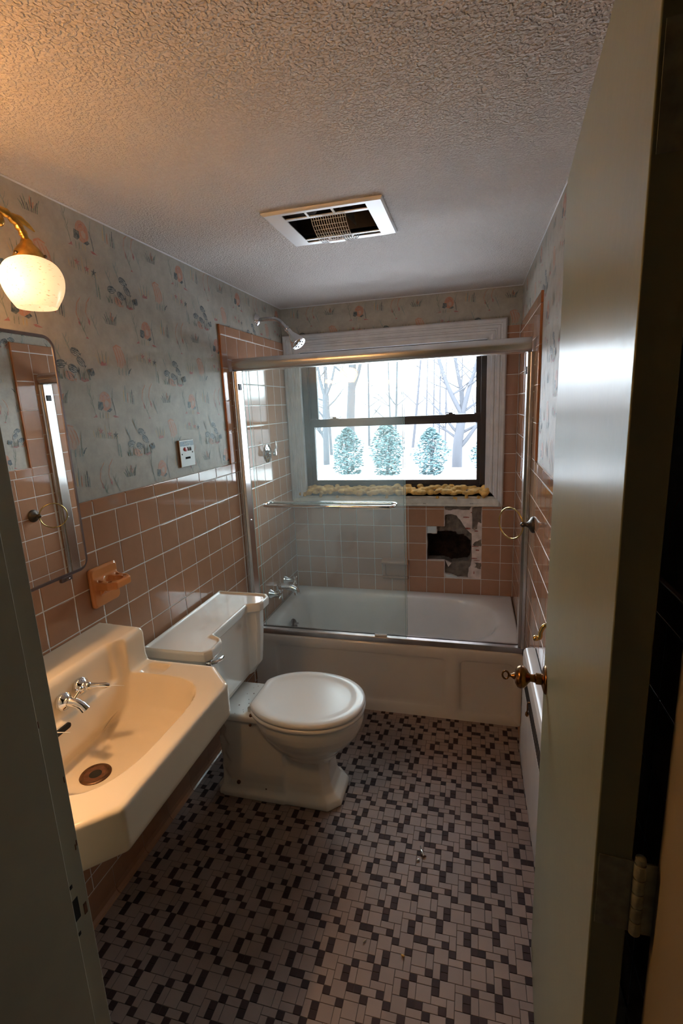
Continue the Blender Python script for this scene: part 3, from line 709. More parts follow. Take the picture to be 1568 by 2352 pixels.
for z, y in ((1.02, .024), (0.905, .025), (.9, .022), (1.13, .0)): mb.box((XJL-0.003, YF+y-.0015, z-.006), (XJL+0.0005, YF+y+.0015, z+.006), 'rust')
tag(mb.build('trim_3', smooth=0, bevel=0.002, weld=False), kind='structure')
mb = MB()   # hinge-side jamb and head
mb.box((XJR, yo-0.012, 0), (XJR+0.02, YF+0.0, 2.03), 'jamb_warm')
mb.box((XJR+0.005, yo-0.018, 0), (XJR+0.08, yo, 2.09), 'jamb_warm')
mb.box((XJL-0.02, yo-0.012, 2.03), (XJR+0.02, YF+0.0, 2.05), 'jamb_paint'); mb.box((XJL-0.085, YF, 2.03), (XJR+0.02, YF+0.018, 2.10), 'jamb_paint')
mb.box((XJL-0.085, yo-0.018, 2.03), (XJR+0.07, yo, 2.10), 'jamb_paint')
tag(mb.build('trim_4', smooth=0, bevel=0.002, weld=False), kind='structure')

# ================================================================ the open door
HX, HY = 1.262, -2.487
ang = math.degrees(math.atan2(1.311-HX, 0.717))
DM = T(HX, HY, 0)@rot('Z', -ang)     # local: x = thickness (0..0.035 towards the wall), y = width
DW, DT = 0.719, 0.035
mb = MB(); mb.rings([[DM@Vector((x, y, z)) for x, y in ((0, 0), (0, DW), (DT, DW), (DT, 0))] for z in (0.012, 1.985)], 'door_paint')
door_1 = tag(mb.build('door_1', smooth=0, bevel=0.0018), kind='structure')
def knob(side):
    mb = MB(); s_ = -1 if side == 0 else 1
    M_ = DM@T(0 if side == 0 else DT, DW-0.058, 0.893)@rot('Y', -90 if side == 0 else 90)
    mb.lathe([(0.034, 0), (0.034, 0.002), (0.031, 0.005), (0.022, 0.008), (0.015, 0.010)], 'brass_old', M_, 32)
    mb.lathe([(0.0135, 0.009), (0.0135, 0.022), (0.010, 0.024), (0.009, 0.034), (0.012, 0.038), (0.020, 0.043), (0.0265, 0.050), (0.0275, 0.057), (0.025, 0.064), (0.017, 0.069), (0.008, 0.071)], 'brass_old', M_, 32)
    k = mb.build('door_knob', door_1, smooth=50)
    if side == 0:
        kb = MB(); kb.lathe([(0.0085, 0.070), (0.0075, 0.074), (0.004, 0.078), (0.0035, 0.082), (0.006, 0.086)], 'brass_old', M_, 16)
        pts = [Vector((0.0105*math.cos(t)*(1 if abs(math.cos(t)) > .2 else 1), 0, 0.0915+0.0075*math.sin(t))) for t in [i*2*PI/12 for i in range(12)]]
        kb.tube([M_@p for p in pts], 0.0024, 'brass_old', 8, closed=True); kb.build('thumb_turn', k, smooth=50)
knob(0); knob(1)
mb = MB(); mb.rings([[DM@Vector((x, y, z)) for x, y in ((0.004, DW-0.001), (0.031, DW-0.001), (0.031, DW+0.0008), (0.004, DW+0.0008))] for z in (0.86, 0.925)], 'brass_old'); mb.build('latch_plate', door_1)
for z in (1.03, 1.78, 0.2):
    mb = MB()
    mb.rings([[DM@Vector((x, y, q)) for x, y in ((0.004, -0.0012), (DT+0.001, -0.0012), (DT+0.001, 0.001), (0.004, 0.001))] for q in (z-0.045, z+0.045)], 'hinge_metal')
    for k in range(5):
        a = z-0.045+0.018*k
        mb.lathe([(0.0055, a+0.0007), (0.006, a+0.0015), (0.006, a+0.0165), (0.0055, a+0.0173)], 'hinge_metal', DM@T(DT+0.007, -0.002, 0), 14)
    mb.lathe([(0.003, z+0.045), (0.0055, z+0.047), (0.005, z+0.052), (0.002, z+0.054)], 'hinge_metal', DM@T(DT+0.007, -0.002, 0), 14)
    p = DM@Vector((DT+0.007, -0.002, 0)); 
    mb.box((p.x+.003, YF-0.002, z-0.045), (XJR, YF+0.0, z+0.045), 'hinge_metal')
    mb.build('hinge', door_1, smooth=40)
# ================================================================ bathtub
def bathtub():
    R_ = 0.385; yf, yb = -0.737, -0.002; x0, x1 = 0.003, W-0.003
    t = thing('bathtub', (W/2, -0.37, 0), 'white enamel alcove bathtub below the window with a plain apron', 'bathtub')
    mb = MB(); N = 128
    inner = catmull([(0.10, -0.12), (0.075, -0.20), (0.068, -0.37), (0.075, -0.54), (0.105, -0.625), (0.20, -0.650), (0.60, -0.652), (0.95, -0.650), (1.12, -0.625), (1.235, -0.545), (1.285, -0.44), (1.295, -0.36), (1.28, -0.27), (1.225, -0.17), (1.12, -0.105), (0.95, -0.085), (0.60, -0.082), (0.22, -0.085)], 8)
    inner = [Vector((p.x, p.y)) for p in inner]; n = len(inner); c = Vector((0.66, -0.367))
    def outer(p):
        d = p-c; k = min([((x1-c.x)/d.x if d.x > 0 else (x0-c.x)/d.x) if abs(d.x) > 1e-9 else 1e9, ((yb-c.y)/d.y if d.y > 0 else (yf-c.y)/d.y) if abs(d.y) > 1e-9 else 1e9])
        return c+d*k
    O = [outer(p) for p in inner]
    # make sure the corners are hit
    for cx, cy in ((x0, yf), (x1, yf), (x1, yb), (x0, yb)):
        k = min(range(n), key=lambda i: (O[i]-Vector((cx, cy))).length); O[k] = Vector((cx, cy))
    rs = []
    def ring(f, z): return [Vector((*f(i), z if not callable(z) else z(i))) for i in range(n)]
    def lerp(i, k): return O[i].lerp(inner[i], k)
    def ins(i, d):
        q = O[i]; return Vector((min(max(q.x, x0+d), x1-d), min(max(q.y, yf+d), yb-d)))
    rs.append(ring(lambda i: O[i], R_-0.03)); rs.append(ring(lambda i: O[i], R_-0.012)); rs.append(ring(lambda i: ins(i, 0.004), R_-0.003)); rs.append(ring(lambda i: ins(i, 0.012), R_))
    rs.append(ring(lambda i: ins(i, 0.012).lerp(inner[i], 0.7), R_)); rs.append(ring(lambda i: lerp(i, 1.0), R_-0.004))
    cc = Vector((0.60, -0.37))
    for k, z in ((0.985, R_-0.012), (0.965, R_-0.03), (0.94, R_-0.08), (0.90, R_-0.16), (0.86, R_-0.23), (0.80, R_-0.275), (0.70, R_-0.300), (0.50, R_-0.311), (0.2, R_-0.316)):
        def f(i, k=k):
            p = inner[i]; s_ = k
            q = cc+(p-cc)*s_
            # long sloping back at the right end
            if p.x > 0.8: q.x -= (1-k)*0.40*(p.x-0.8)**2*(1+k)
            return q
        rs.append(ring(f, z))
    mb.rings(rs, 'tub_enamel', False, True)
    # apron with a recessed panel
    A = [(x0, 0.0), (x1, 0.0), (x1, R_-0.03), (x0, R_-0.03)]
    hx0, hx1, hz0, hz1 = 0.12, 1.02, 0.055, 0.325
    def apron(xa, xb, pan):
        zs = 0.0, R_-0.03
        pr = rrect(pan[0], pan[1], pan[2], pan[3], 0.028, 5); k = len(pr)
        cx, cz = (pan[0]+pan[1])/2, (pan[2]+pan[3])/2
        def out(p):
            dx, dz = p[0]-cx, p[1]-cz
            s_ = min((xb-cx)/dx if dx > 0 else (xa-cx)/dx if dx < 0 else 1e9, (zs[1]-cz)/dz if dz > 0 else (zs[0]-cz)/dz if dz < 0 else 1e9)
            return (cx+dx*s_, cz+dz*s_)
        Oo = [out(p) for p in pr]
        for q in ((xa, zs[0]), (xb, zs[0]), (xb, zs[1]), (xa, zs[1])):
            j = min(range(k), key=lambda i: (Oo[i][0]-q[0])**2+(Oo[i][1]-q[1])**2); Oo[j] = q
        def inset(p, d): return (min(max(p[0], pan[0]+d), pan[1]-d), min(max(p[1], pan[2]+d), pan[3]-d))
        mb.rings([[(p[0], yf, p[1]) for p in Oo], [(p[0], yf, p[1]) for p in pr], [(p[0]+(cx-p[0])*0.012, yf+0.004, p[1]+(cz-p[1])*0.05) for p in pr], [(p[0]+(cx-p[0])*0.02, yf+0.006, p[1]+(cz-p[1])*0.09) for p in pr]], 'tub_enamel', False, True)
    apron(x0, 1.06, (0.12, 1.025, 0.055, 0.332)); apron(1.06, x1, (1.085, 1.335, 0.04, 0.332))
    mb.face([(x0, yf, 0), (x0, yf, R_-.03), (x0, yb, R_-.03), (x0, yb, 0)], 'tub_enamel'); mb.face([(x1, yf, 0), (x1, yf, R_-.03), (x1, yb, R_-.03), (x1, yb, 0)], 'tub_enamel')
    mb.build('tub_shell', t, smooth=60)
    # overflow plate and trip lever on the left end
    m_ = MB(); M_ = T(0.122, -0.445, 0.305)@rot('Y', 74)
    m_.lathe([(0.036, 0), (0.036, 0.003), (0.032, 0.008), (0.020, 0.011), (0.006, 0.011)], 'mirror_frame', M_, 28)
    o = m_.build('overflow_plate', t, smooth=50)
    m_ = MB(); m_.tube([M_@Vector((0, 0, 0.010)), M_@Vector((-.002, .004, 0.03))], [0.005, 0.006], 'chrome_worn', 10); m_.build('trip_lever', o)
    m_ = MB(); m_.lathe([(0.03, 0), (0.028, 0.003), (0.01, 0.002)], 'chrome_worn', T(0.24, -0.37, 0.0695), 20); m_.build('drain', t)
    return t
bathtub()

# ================================================================ shower enclosure
enc = thing('shower_enclosure', (W/2, -0.70, 0.385), 'sliding glass tub enclosure with brushed aluminium header and track', 'shower door')
mb = MB(); cy, cz = -0.705, 1.772
prof = [(-0.018, -0.030), (-0.030, -0.026), (-0.036, -0.016), (-0.040, -0.003), (-0.039, 0.010), (-0.033, 0.021), (-0.022, 0.029), (-0.008, 0.031), (0.022, 0.030), (0.022, -0.030)]
mb.rings([[(x, cy+a, cz+b) for a, b in prof] for x in (0.012, W-0.012)], 'aluminium')
mb.build('header_rail', enc, smooth=50)
mb = MB()
prof = [(-0.031, 0.0), (-0.031, 0.020), (-0.028, 0.026), (-0.010, 0.029), (-0.010, 0.012), (0.006, 0.012), (0.006, 0.026), (0.016, 0.026), (0.016, 0.0)]
mb.rings([[(x, -0.700+a, 0.386+b) for a, b in prof] for x in (0.006, W-0.006)], 'aluminium_track')
mb.build('bottom_track', enc, smooth=30)
for s_, x in ((1, 0.0006), (-1, W-0.0006)):
    mb = MB()
    sec = [(0, -0.742), (0.013, -0.742), (0.014, -0.738), (0.014, -0.728), (0.026, -0.726), (0.027, -0.670), (0.024, -0.668), (0, -0.668)]
    mb.rings([[(x+s_*a, b, z) for a, b in sec] for z in (0.414, 1.742)], 'aluminium')
    j = mb.build('wall_jamb', enc, smooth=30, bevel=0.001)
    mb = MB(); mb.box((x+s_*0.024-0.006, -0.716, 1.655), (x+s_*0.024+0.006, -0.688, 1.685), 'dark_rubber'); mb.build('bumper', j)
    mb = MB(); mb.sphere((x+s_*0.027, -0.70, 1.0), 0.0045, 'chrome', 10); mb.build('screw', j)
def panel(x0, x1, y, z0=0.402, z1=1.752):
    mb = MB(); t_ = 0.0025
    mb.face([(x0, y, z0), (x1, y, z0), (x1, y, z1), (x0, y, z1)], 'shower_glass')
    g = mb.build('glass_door', enc, smooth=0)
    for a in (x0, x1):
        e = MB(); e.box((a-0.0007, y-t_, z0), (a+0.0007, y+t_, z1), 'glass_edge'); e.build('glass_rim', g, smooth=0)
    return g
g1 = panel(0.052, 0.823, -0.716); g2 = panel(0.062, 0.828, -0.694)
mb = MB()
zb = 1.09
pts = rrect(0.128, 0.778, -0.792, -0.640, 0.028, 8)
# stadium loop through the glass: two long bars joined at the ends
mb.tube([(x, y*1.0, zb) for x, y in rrect(0.128, 0.780, -0.768, -0.678, 0.026, 8)], 0.0078, 'chrome', 16, closed=True)
tb = mb.build('towel_bar', g1, smooth=60)
for x in (0.129, 0.779):
    for y in (-0.7215, -0.7105): 
        m2 = MB(); m2.lathe([(0.0115, -0.003), (0.0115, 0.003)], 'chrome', T(x, y, zb)@rot('X', 90), 16); m2.build('collar', tb)
mb = MB(); mb.box((0.665, -0.724, 0.414), (0.727, -0.714, 0.423), 'inner_white'); mb.build('roller_guide', enc, bevel=0.001)

# ================================================================ shower arm and head
t = thing('shower_fixture', (0, -0.36, 2.035), 'chrome shower head on a bent arm from the left wall', 'shower head')
mb = MB(); mb.lathe([(0.033, 0), (0.033, 0.002), (0.029, 0.008), (0.017, 0.017), (0.0115, 0.020)], 'chrome', T(-0.008, -0.36, 2.033)@rot('Y', 90), 32); mb.build('escutcheon', t, smooth=50)
arm = [(0, -0.36, 2.033), (0.06, -0.36, 2.033), (0.10, -0.36, 2.029), (0.125, -0.36, 2.016), (0.145, -0.36, 1.996), (0.160, -0.36, 1.978)]
mb = MB(); mb.tube(catmull(arm, 6, False), 0.0105, 'chrome_worn', 16); mb.build('arm', t, smooth=60)
dr = Vector((0.66, -0.06, -0.75)).normalized(); q = dr.to_track_quat('Z', 'Y').to_matrix().to_4x4()
mb = MB(); M_ = T(0.157, -0.36, 1.983)@q
mb.lathe([(0.0135, 0), (0.0145, 0.002), (0.0145, 0.014), (0.012, 0.017)], 'chrome_worn', M_, 20); mb.sphere(M_@Vector((0, 0, 0.026)), 0.0145, 'chrome', 18); mb.build('swivel_ball', t, smooth=50)
mb = MB(); d2 = Vector((0.62, -0.20, -0.76)).normalized(); M2 = T(*(M_@Vector((0, 0, 0.030))))@d2.to_track_quat('Z', 'Y').to_matrix().to_4x4()
mb.lathe([(0.013, 0), (0.015, 0.006), (0.015, 0.014), (0.020, 0.028), (0.031, 0.055), (0.040, 0.078), (0.0415, 0.086), (0.0405, 0.091), (0.037, 0.093)], 'chrome', M2, 36)
h = mb.build('head_shell', t, smooth=50)
mb = MB(); mb.lathe([(0.037, 0.0925), (0.034, 0.0945), (0.004, 0.0950)], 'chrome', M2, 36)
for k in range(6):
    a = k*PI/3; mb.sphere(M2@Vector((0.021*math.cos(a), 0.021*math.sin(a), 0.0945)), 0.0058, 'black', 8, (1, 1, 0.5))
mb.build('spray_face', h, smooth=40)

t = thing('shower_valve', (0, -0.36, 1.312), 'round chrome shower valve with lever handle on the left wall', 'valve')
mb = MB(); M_ = T(0.0, -0.365, 1.312)@rot('Y', 90)
mb.lathe([(0.052, 0), (0.052, 0.003), (0.047, 0.007), (0.040, 0.008), (0.036, 0.011), (0.024, 0.014), (0.017, 0.020), (0.015, 0.028)], 'chrome', M_, 40); mb.build('escutcheon', t, smooth=40)
mb = MB(); mb.lathe([(0.0145, 0.026), (0.016, 0.03), (0.015, 0.052), (0.010, 0.056)], 'chrome', M_, 20)
mb.tube([(0.044, -0.365, 1.316), (0.052, -0.358, 1.345), (0.046, -0.352, 1.380)], [0.008, 0.006, 0.004], 'chrome', 12); mb.build('lever', t, smooth=50)

# tub spout and the two lever taps
def tub_tap(y, label):
    t = thing('tub_tap', (0, y, 0.505), label, 'tap', 'tub taps')
    mb = MB(); M_ = T(0.0, y, 0.505)@rot('Y', 90)
    mb.lathe([(0.030, 0), (0.030, 0.003), (0.026, 0.010), (0.017, 0.024), (0.013, 0.036), (0.0115, 0.055)], 'chrome', M_, 28); mb.build('escutcheon', t, smooth=50)
    mb = MB(); mb.lathe([(0.010, 0.055), (0.014, 0.058), (0.015, 0.070), (0.009, 0.075)], 'chrome', M_, 20)
    for a in range(4):
        an = a*PI/2+0.5; p0 = M_@Vector((0, 0, 0.066)); p1 = M_@Vector((0.029*math.cos(an), 0.029*math.sin(an), 0.066))
        mb.tube([p0, p0.lerp(p1, .6), p1], [0.006, 0.0045, 0.0065], 'chrome', 10); mb.sphere(p1, 0.0065, 'chrome', 10)
    mb.build('cross_handle', t, smooth=50); return t
tub_tap(-0.475, 'chrome cross-handle tub tap nearer the glass doors'); tub_tap(-0.235, 'chrome cross-handle tub tap nearer the window wall')
t = thing('tub_spout', (0, -0.355, 0.505), 'chrome curved tub spout between the two taps', 'spout')
mb = MB(); mb.lathe([(0.032, 0), (0.032, 0.004), (0.026, 0.008), (0.022, 0.010)], 'chrome', T(0, -0.355, 0.507)@rot('Y', 90), 28); mb.build('flange', t, smooth=50)
mb = MB(); mb.tube(catmull([(0.002, -0.355, 0.507), (0.05, -0.355, 0.507), (0.09, -0.355, 0.502), (0.115, -0.355, 0.487), (0.122, -0.355, 0.462)], 5, False), [0.021]*8+[0.020]*5+[0.0185]*4, 'chrome', 20); mb.build('body', t, smooth=60)
t = thing('tub_diverter', (0, -0.43, 0.475), 'small chrome lever of the tub filler beneath the spout', 'tap')
mb = MB(); mb.lathe([(0.012, 0), (0.011, 0.02), (0.007, 0.05)], 'chrome_worn', T(0, -0.42, 0.47)@rot('Y', 90), 14); mb.build('stem', t, smooth=50)
mb = MB(); mb.tube([(0.05, -0.42, 0.485), (0.052, -0.42, 0.44)], [0.005, 0.004], 'chrome_worn', 10); mb.build('lever', t, smooth=50)

# ================================================================ recessed soap dish
t = thing('soap_dish', (0.665, 0.0, 0.53), 'peach ceramic soap dish set into the tiles behind the glass doors', 'soap dish')
mb = MB()
x0, x1, z0, z1 = 0.583, 0.750, 0.462, 0.597
mb.rings([[(a, y, b) for a, b in rrect(x0+i, x1-i, z0+i, z1-i, 0.012, 4)] for i, y in ((0, 0.004), (0, -0.006), (0.004, -0.010), (0.016, -0.010), (0.020, -0.004), (0.022, 0.0085))], 'tile', False, False)
mb.build('body', t, smooth=60)
mb = MB(); mb.box((x0+0.02, 0.0, z0+0.02), (x1-0.02, 0.0080, z1-0.02), 'tile'); mb.build('back_plate', t)
mb = MB()
mb.rings([[(x, -0.004-a, z1-0.026+b) for a, b in ((0, -.010), (0.030, -.008), (0.040, 0.002), (0.038, 0.014), (0.028, 0.022), (0, 0.024))] for x in (x0-0.002, x1+0.002)], 'tile'); mb.build('upper_lip', t, smooth=50, bevel=0.004, seg=3)
mb = MB()
mb.rings([[(x, -0.004-a, z0+0.008+b) for a, b in ((0, -.006), (0.022, -.002), (0.030, 0.006), (0.028, 0.016), (0.020, 0.012), (0, 0.012))] for x in (x0+0.004, x1-0.004)], 'tile')
for k in range(7):
    x = x0+0.028+k*0.0185; mb.tube([(x, -0.006, z0+0.021), (x, -0.030, z0+0.024)], 0.0025, 'tile', 8)
mb.build('lower_lip', t, smooth=50)

# ================================================================ ceiling vent
t = thing('ceiling_vent', (0.675, -1.24, H), 'white ceiling fan heater grille with a wire cage in its open centre', 'vent')
mb = MB(); X0, X1, Y0_, Y1_ = 0.483, 0.867, -1.400, -1.078; zb = H-0.010
def slab(x0, x1, y0, y1, z0=zb, z1=zb+0.003): mb.box((x0, y0, z0), (x1, y1, z1), 'vent_white')
# near strip with slots, far strip with slots, ends
ox0, ox1 = 0.545, 0.812
slab(X0+.006, ox0, Y0_+.006, Y1_-.006); slab(ox1, X1-.006, Y0_+.006, Y1_-.006)
slab(ox0, ox1, Y0_+.006, -1.378); slab(ox0, ox1, -1.343, -1.327); slab(ox0, ox1, -1.140, -1.128); slab(ox0, ox1, -1.108, Y1_-.006)
for x in (0.618, 0.703): slab(x, x+0.008, -1.378, -1.343)
for x in (0.625, 0.708): slab(x, x+0.008, -1.128, -1.108)
# sloping rim
rim = [[(a, b, z) for a, b in ((X0+i, Y0_+i), (X1-i, Y0_+i), (X1-i, Y1_-i), (X0+i, Y1_-i))] for i, z in ((0, H-0.001), (0.001, H-0.006), (0.006, zb), (0.0065, zb+0.002))]
mb.rings(rim, 'vent_white', False, False)
mb.build('grille_frame', t, smooth=30, bevel=0.0006)
mb = MB()   # housing
a, b, c, d = VX0, VX1, VY0, VY1; zt = H+0.13
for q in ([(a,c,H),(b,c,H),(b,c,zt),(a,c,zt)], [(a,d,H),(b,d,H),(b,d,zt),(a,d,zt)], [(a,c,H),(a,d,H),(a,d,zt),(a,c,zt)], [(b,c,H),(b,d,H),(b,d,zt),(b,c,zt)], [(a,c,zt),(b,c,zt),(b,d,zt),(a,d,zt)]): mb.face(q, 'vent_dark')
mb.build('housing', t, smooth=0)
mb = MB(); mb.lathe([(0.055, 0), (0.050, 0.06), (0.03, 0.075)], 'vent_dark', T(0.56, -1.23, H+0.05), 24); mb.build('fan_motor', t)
mb = MB(); mb.face([(0.715, -1.30, H+0.01), (0.735, -1.15, H+0.01), (0.715, -1.15, H+0.1), (0.70, -1.30, H+0.1)], 'vent_grey'); mb.build('reflector', t, smooth=0)
mb = MB()   # wire cage, bowed downwards
cx0, cx1, cy0, cy1 = 0.627, 0.738, -1.335, -1.130
def cz_(y): 
    s_ = (y-cy0)/(cy1-cy0); return H-0.010-0.040*math.sin(PI*min(max(s_, 0), 1))**0.7
for k in range(15):
    x = cx0+(cx1-cx0)*k/14; mb.tube([(x, cy0+(cy1-cy0)*i/12, cz_(cy0+(cy1-cy0)*i/12)) for i in range(13)], 0.0011, 'vent_white', 6)
for k in range(13):
    y = cy0+(cy1-cy0)*(k+0.5)/13; mb.tube([(cx0, y, cz_(y)+.001), (cx1, y, cz_(y)+.001)], 0.0010, 'vent_white', 6)
cg = mb.build('wire_cage', t, smooth=60)
mb = MB(); mb.box((0.655, -1.232, cz_(-1.22)-0.004), (0.71, -1.212, cz_(-1.22)-0.0015), 'vent_white'); mb.build('badge', cg, bevel=0.0005)

# ================================================================ switch plate
t = thing('timer_switch', (-TT, -1.181, 1.395), 'white wall switch plate with a blue band and a red rocker beside the shower', 'switch')
px = -TT; Y0_, Y1_, Z0_, Z1_ = -1.233, -1.129, 1.342, 1.449
mb = MB(); mb.box((px, Y0_, Z0_), (px+0.007, Y1_, Z1_), 'plate_side'); mb.build('back_box', t)
mb = MB(); mb.box((px+0.007, Y0_, Z0_), (px+0.0095, Y1_, Z1_), 'plate_white'); pf = mb.build('face_plate', t, bevel=0.0008)
fx = px+0.0096
mb = MB(); mb.box((fx-.001, Y0_+0.004, 1.425), (fx+0.0002, Y1_-0.003, 1.444), 'plate_blue'); band = mb.build('name_band', t, smooth=0)
cu = bpy.data.curves.new('lettering', 'FONT'); cu.body = 'AirKing'; cu.size = 0.0165; cu.shear = 0.45; cu.align_x = 'CENTER'; cu.align_y = 'CENTER'; cu.extrude = 0.0002; cu.space_character = 0.95; cu.offset = 0.0002
tmp_ = bpy.data.objects.new('tmp', cu); COL.objects.link(tmp_); bpy.context.view_layer.update()
me = bpy.data.meshes.new_from_object(tmp_.evaluated_get(bpy.context.evaluated_depsgraph_get())); bpy.data.objects.remove(tmp_)
me.transform(Matrix(((0,0,1,0),(1,0,0,0),(0,1,0,0),(0,0,0,1)))); me.transform(T(fx+0.0004, -1.181, 1.4345)); me.materials.clear(); me.materials.append(MATS['text_white'])
lo = bpy.data.objects.new('lettering', me); COL.objects.link(lo); attach(lo, band)
mb = MB(); mb.lathe([(0.0085, 0), (0.0085, 0.003), (0.006, 0.0045)], 'red_plastic', T(fx-.001, -1.194, 1.412)@rot('Y', 90), 20, sy=1.5); mb.box((fx-.001, -1.188, 1.405), (fx+.002, -1.178, 1.419), 'rust'); mb.build('rocker', t, smooth=50)
mb = MB()
for y in (-1.174, -1.164, -1.157): mb.box((fx-.0005, y, 1.404), (fx+.0015, y+.0035, 1.417), 'rust' if y < -1.16 else 'heater_dark')
mb.box((fx-.0005, -1.190, 1.4185), (fx+.0006, -1.153, 1.4200), 'heater_dark'); mb.build('dial_marks', t, smooth=0)
mb = MB(); mb.box((fx-.0005, -1.199, 1.372), (fx+.0006, -1.163, 1.380), 'heater_dark'); mb.box((fx-.0005, -1.199, 1.3805), (fx+.0006, -1.163, 1.383), 'text_white'); mb.build('lower_label', t, smooth=0)
for y, z in ((-1.221, 1.393), (-1.144, 1.397)):
    mb = MB(); mb.lathe([(0.0032, 0), (0.0028, 0.0015)], 'heater_dark', T(fx-.0006, y, z)@rot('Y', 90), 12); mb.build('screw', t)

# ================================================================ medicine cabinet with mirror door
MX = 0.113; my0, my1, mz0, mz1 = -2.36, -1.905, 1.150, 1.757
t = thing('medicine_cabinet', (0, (my0+my1)/2, mz0), 'surface mounted medicine cabinet with rounded mirror door over the sink', 'mirror cabinet')
mb = MB(); mb.box((-0.006, my0+0.02, mz0+0.02), (MX-0.014, my1-0.02, mz1-0.02), 'cabinet_metal'); mb.build('cabinet_body', t)
mb = MB(); r_ = 0.032
yz = lambda i: rrect(my0+i, my1-i, mz0+i, mz1-i, max(r_-i, 0.004), 8)
mb.rings([[(x, a, b) for a, b in yz(i)] for i, x in ((0, MX-0.012), (0, MX-0.001), (0.0015, MX+0.001), (0.0075, MX+0.001), (0.009, MX-0.001))], 'mirror_frame', True, False)
d_ = mb.build('mirror_door', t, smooth=50)
mb = MB(); mb.face([(MX-0.0005, a, b) for a, b in yz(0.0088)], 'mirror'); mb.build('mirror_glass', d_, smooth=0)
mb = MB(); mb.box((MX-0.006, -2.004, mz0-0.010), (MX+0.003, -1.968, mz0+0.002), 'mirror_frame'); mb.tube([(MX+0.003, -1.99, mz0-.004), (MX+0.006, -1.985, mz0-.004), (MX+0.003, -1.978, mz0-.004)], 0.002, 'mirror_frame', 8); mb.build('latch_tab', d_, bevel=0.0015)

# ================================================================ sconce
t = thing('wall_sconce', (0, -2.17, 1.98), 'brass wall lamp with speckled opal glass shades above the mirror', 'lamp')
mb = MB(); mb.lathe([(0.06, 0), (0.06, 0.006), (0.05, 0.014), (0.03, 0.022), (0.018, 0.04)], 'brass', T(-TT, -2.185, 1.96)@rot('Y', 90), 32, sy=0.8); mb.build('backplate', t, smooth=40)
for sgn, ly in ((1, -1.976), (-1, -2.32)):
    bright = sgn < 0; lx = 0.185 if bright else 0.150; zt = 1.862 if bright else 1.924; K = 0.80
    y0 = -2.185; f = lambda k: y0+(ly-y0)*k
    path = [(0.02, f(0.02), 1.955), (0.07, f(0.16), 1.962), (0.105, f(0.34), 1.975), (0.132, f(0.56), 1.994), (0.146, f(0.74), 1.997), (lx, f(0.88), 1.985), (lx+.001, f(0.96), 1.965), (lx, f(0.995), zt+0.021), (lx, f(1.0), zt+0.001)]
    P_ = catmull(path, 6, False); n_ = len(P_)
    mb = MB(); mb.tube(P_, [0.0075+0.0025*math.sin(i*0.9)**2 for i in range(n_)], 'brass', 16)
    # acanthus leaf and bud on the arm
    k = int(n_*0.62); p = P_[k]
    mb.tube([P_[k-3], p+Vector((.004, .012*sgn, .006)), p+Vector((.006, .030*sgn, -.002)), p+Vector((.006, .046*sgn, -.010))], [0.006, 0.007, 0.005, 0.0018], 'brass', 10)
    p = P_[int(n_*0.50)]; mb.sphere(p+Vector((0, -.004*sgn, -.022)), 0.0095, 'brass', 14, (1, 1, 1.35)); mb.tube([p, p+Vector((0, -.003*sgn, -.014))], 0.004, 'brass', 8)
    mb.build('arm', t, smooth=60)
    mb = MB()
    mb.lathe([(0.008, 0.030), (0.012, 0.026), (0.014, 0.020), (0.022, 0.012), (0.029, 0.002), (0.0325, -0.008), (0.031, -0.015)], 'brass', T(lx, ly, zt), 36)
    for a in range(3):
        an = a*2*PI/3+2.6; mb.lathe([(0.0035, 0), (0.0035, 0.004), (0.002, 0.005)], 'bronze_dark', T(lx+0.0315*math.cos(an), ly+0.0315*math.sin(an), zt-0.006)@Matrix.Rotation(an, 4, 'Z')@rot('Y', 90), 10)
    mb.build('shade_holder', t, smooth=50)
    mb = MB()
    pr = [(0.030, -0.010), (0.045, -0.015), (0.062, -0.024), (0.074, -0.038), (0.0805, -0.056), (0.081, -0.074), (0.077, -0.092), (0.069, -0.110), (0.0575, -0.128), (0.052, -0.136)]
    pr = [(p.x, p.y) for p in catmull(pr, 3, False)]
    mb.lathe([(a*K, b*0.86) for a, b in pr], 'opal_glass_bright' if bright else 'opal_glass', T(lx, ly, zt), 48, cap0=False, cap1=False)
    sh = mb.build('lamp_shade', t, smooth=80)
    mb = MB(); mb.lathe([(0.016, -0.006), (0.016, -0.036), (0.012, -0.040)], 'heater_dark', T(lx, ly, zt), 20); mb.build('socket', t)
    ld = bpy.data.lights.new('bulb', 'POINT'); ld.energy = LAMP_W[1 if bright else 0]; ld.color = (1.0, 0.60, 0.29) if bright else (1.0, 0.72, 0.45); ld.shadow_soft_size = 0.022
    lo = bpy.data.objects.new('bulb', ld); COL.objects.link(lo); lo.location = (lx-0.004, ly-0.032*sgn, zt-0.062); attach(lo, t)

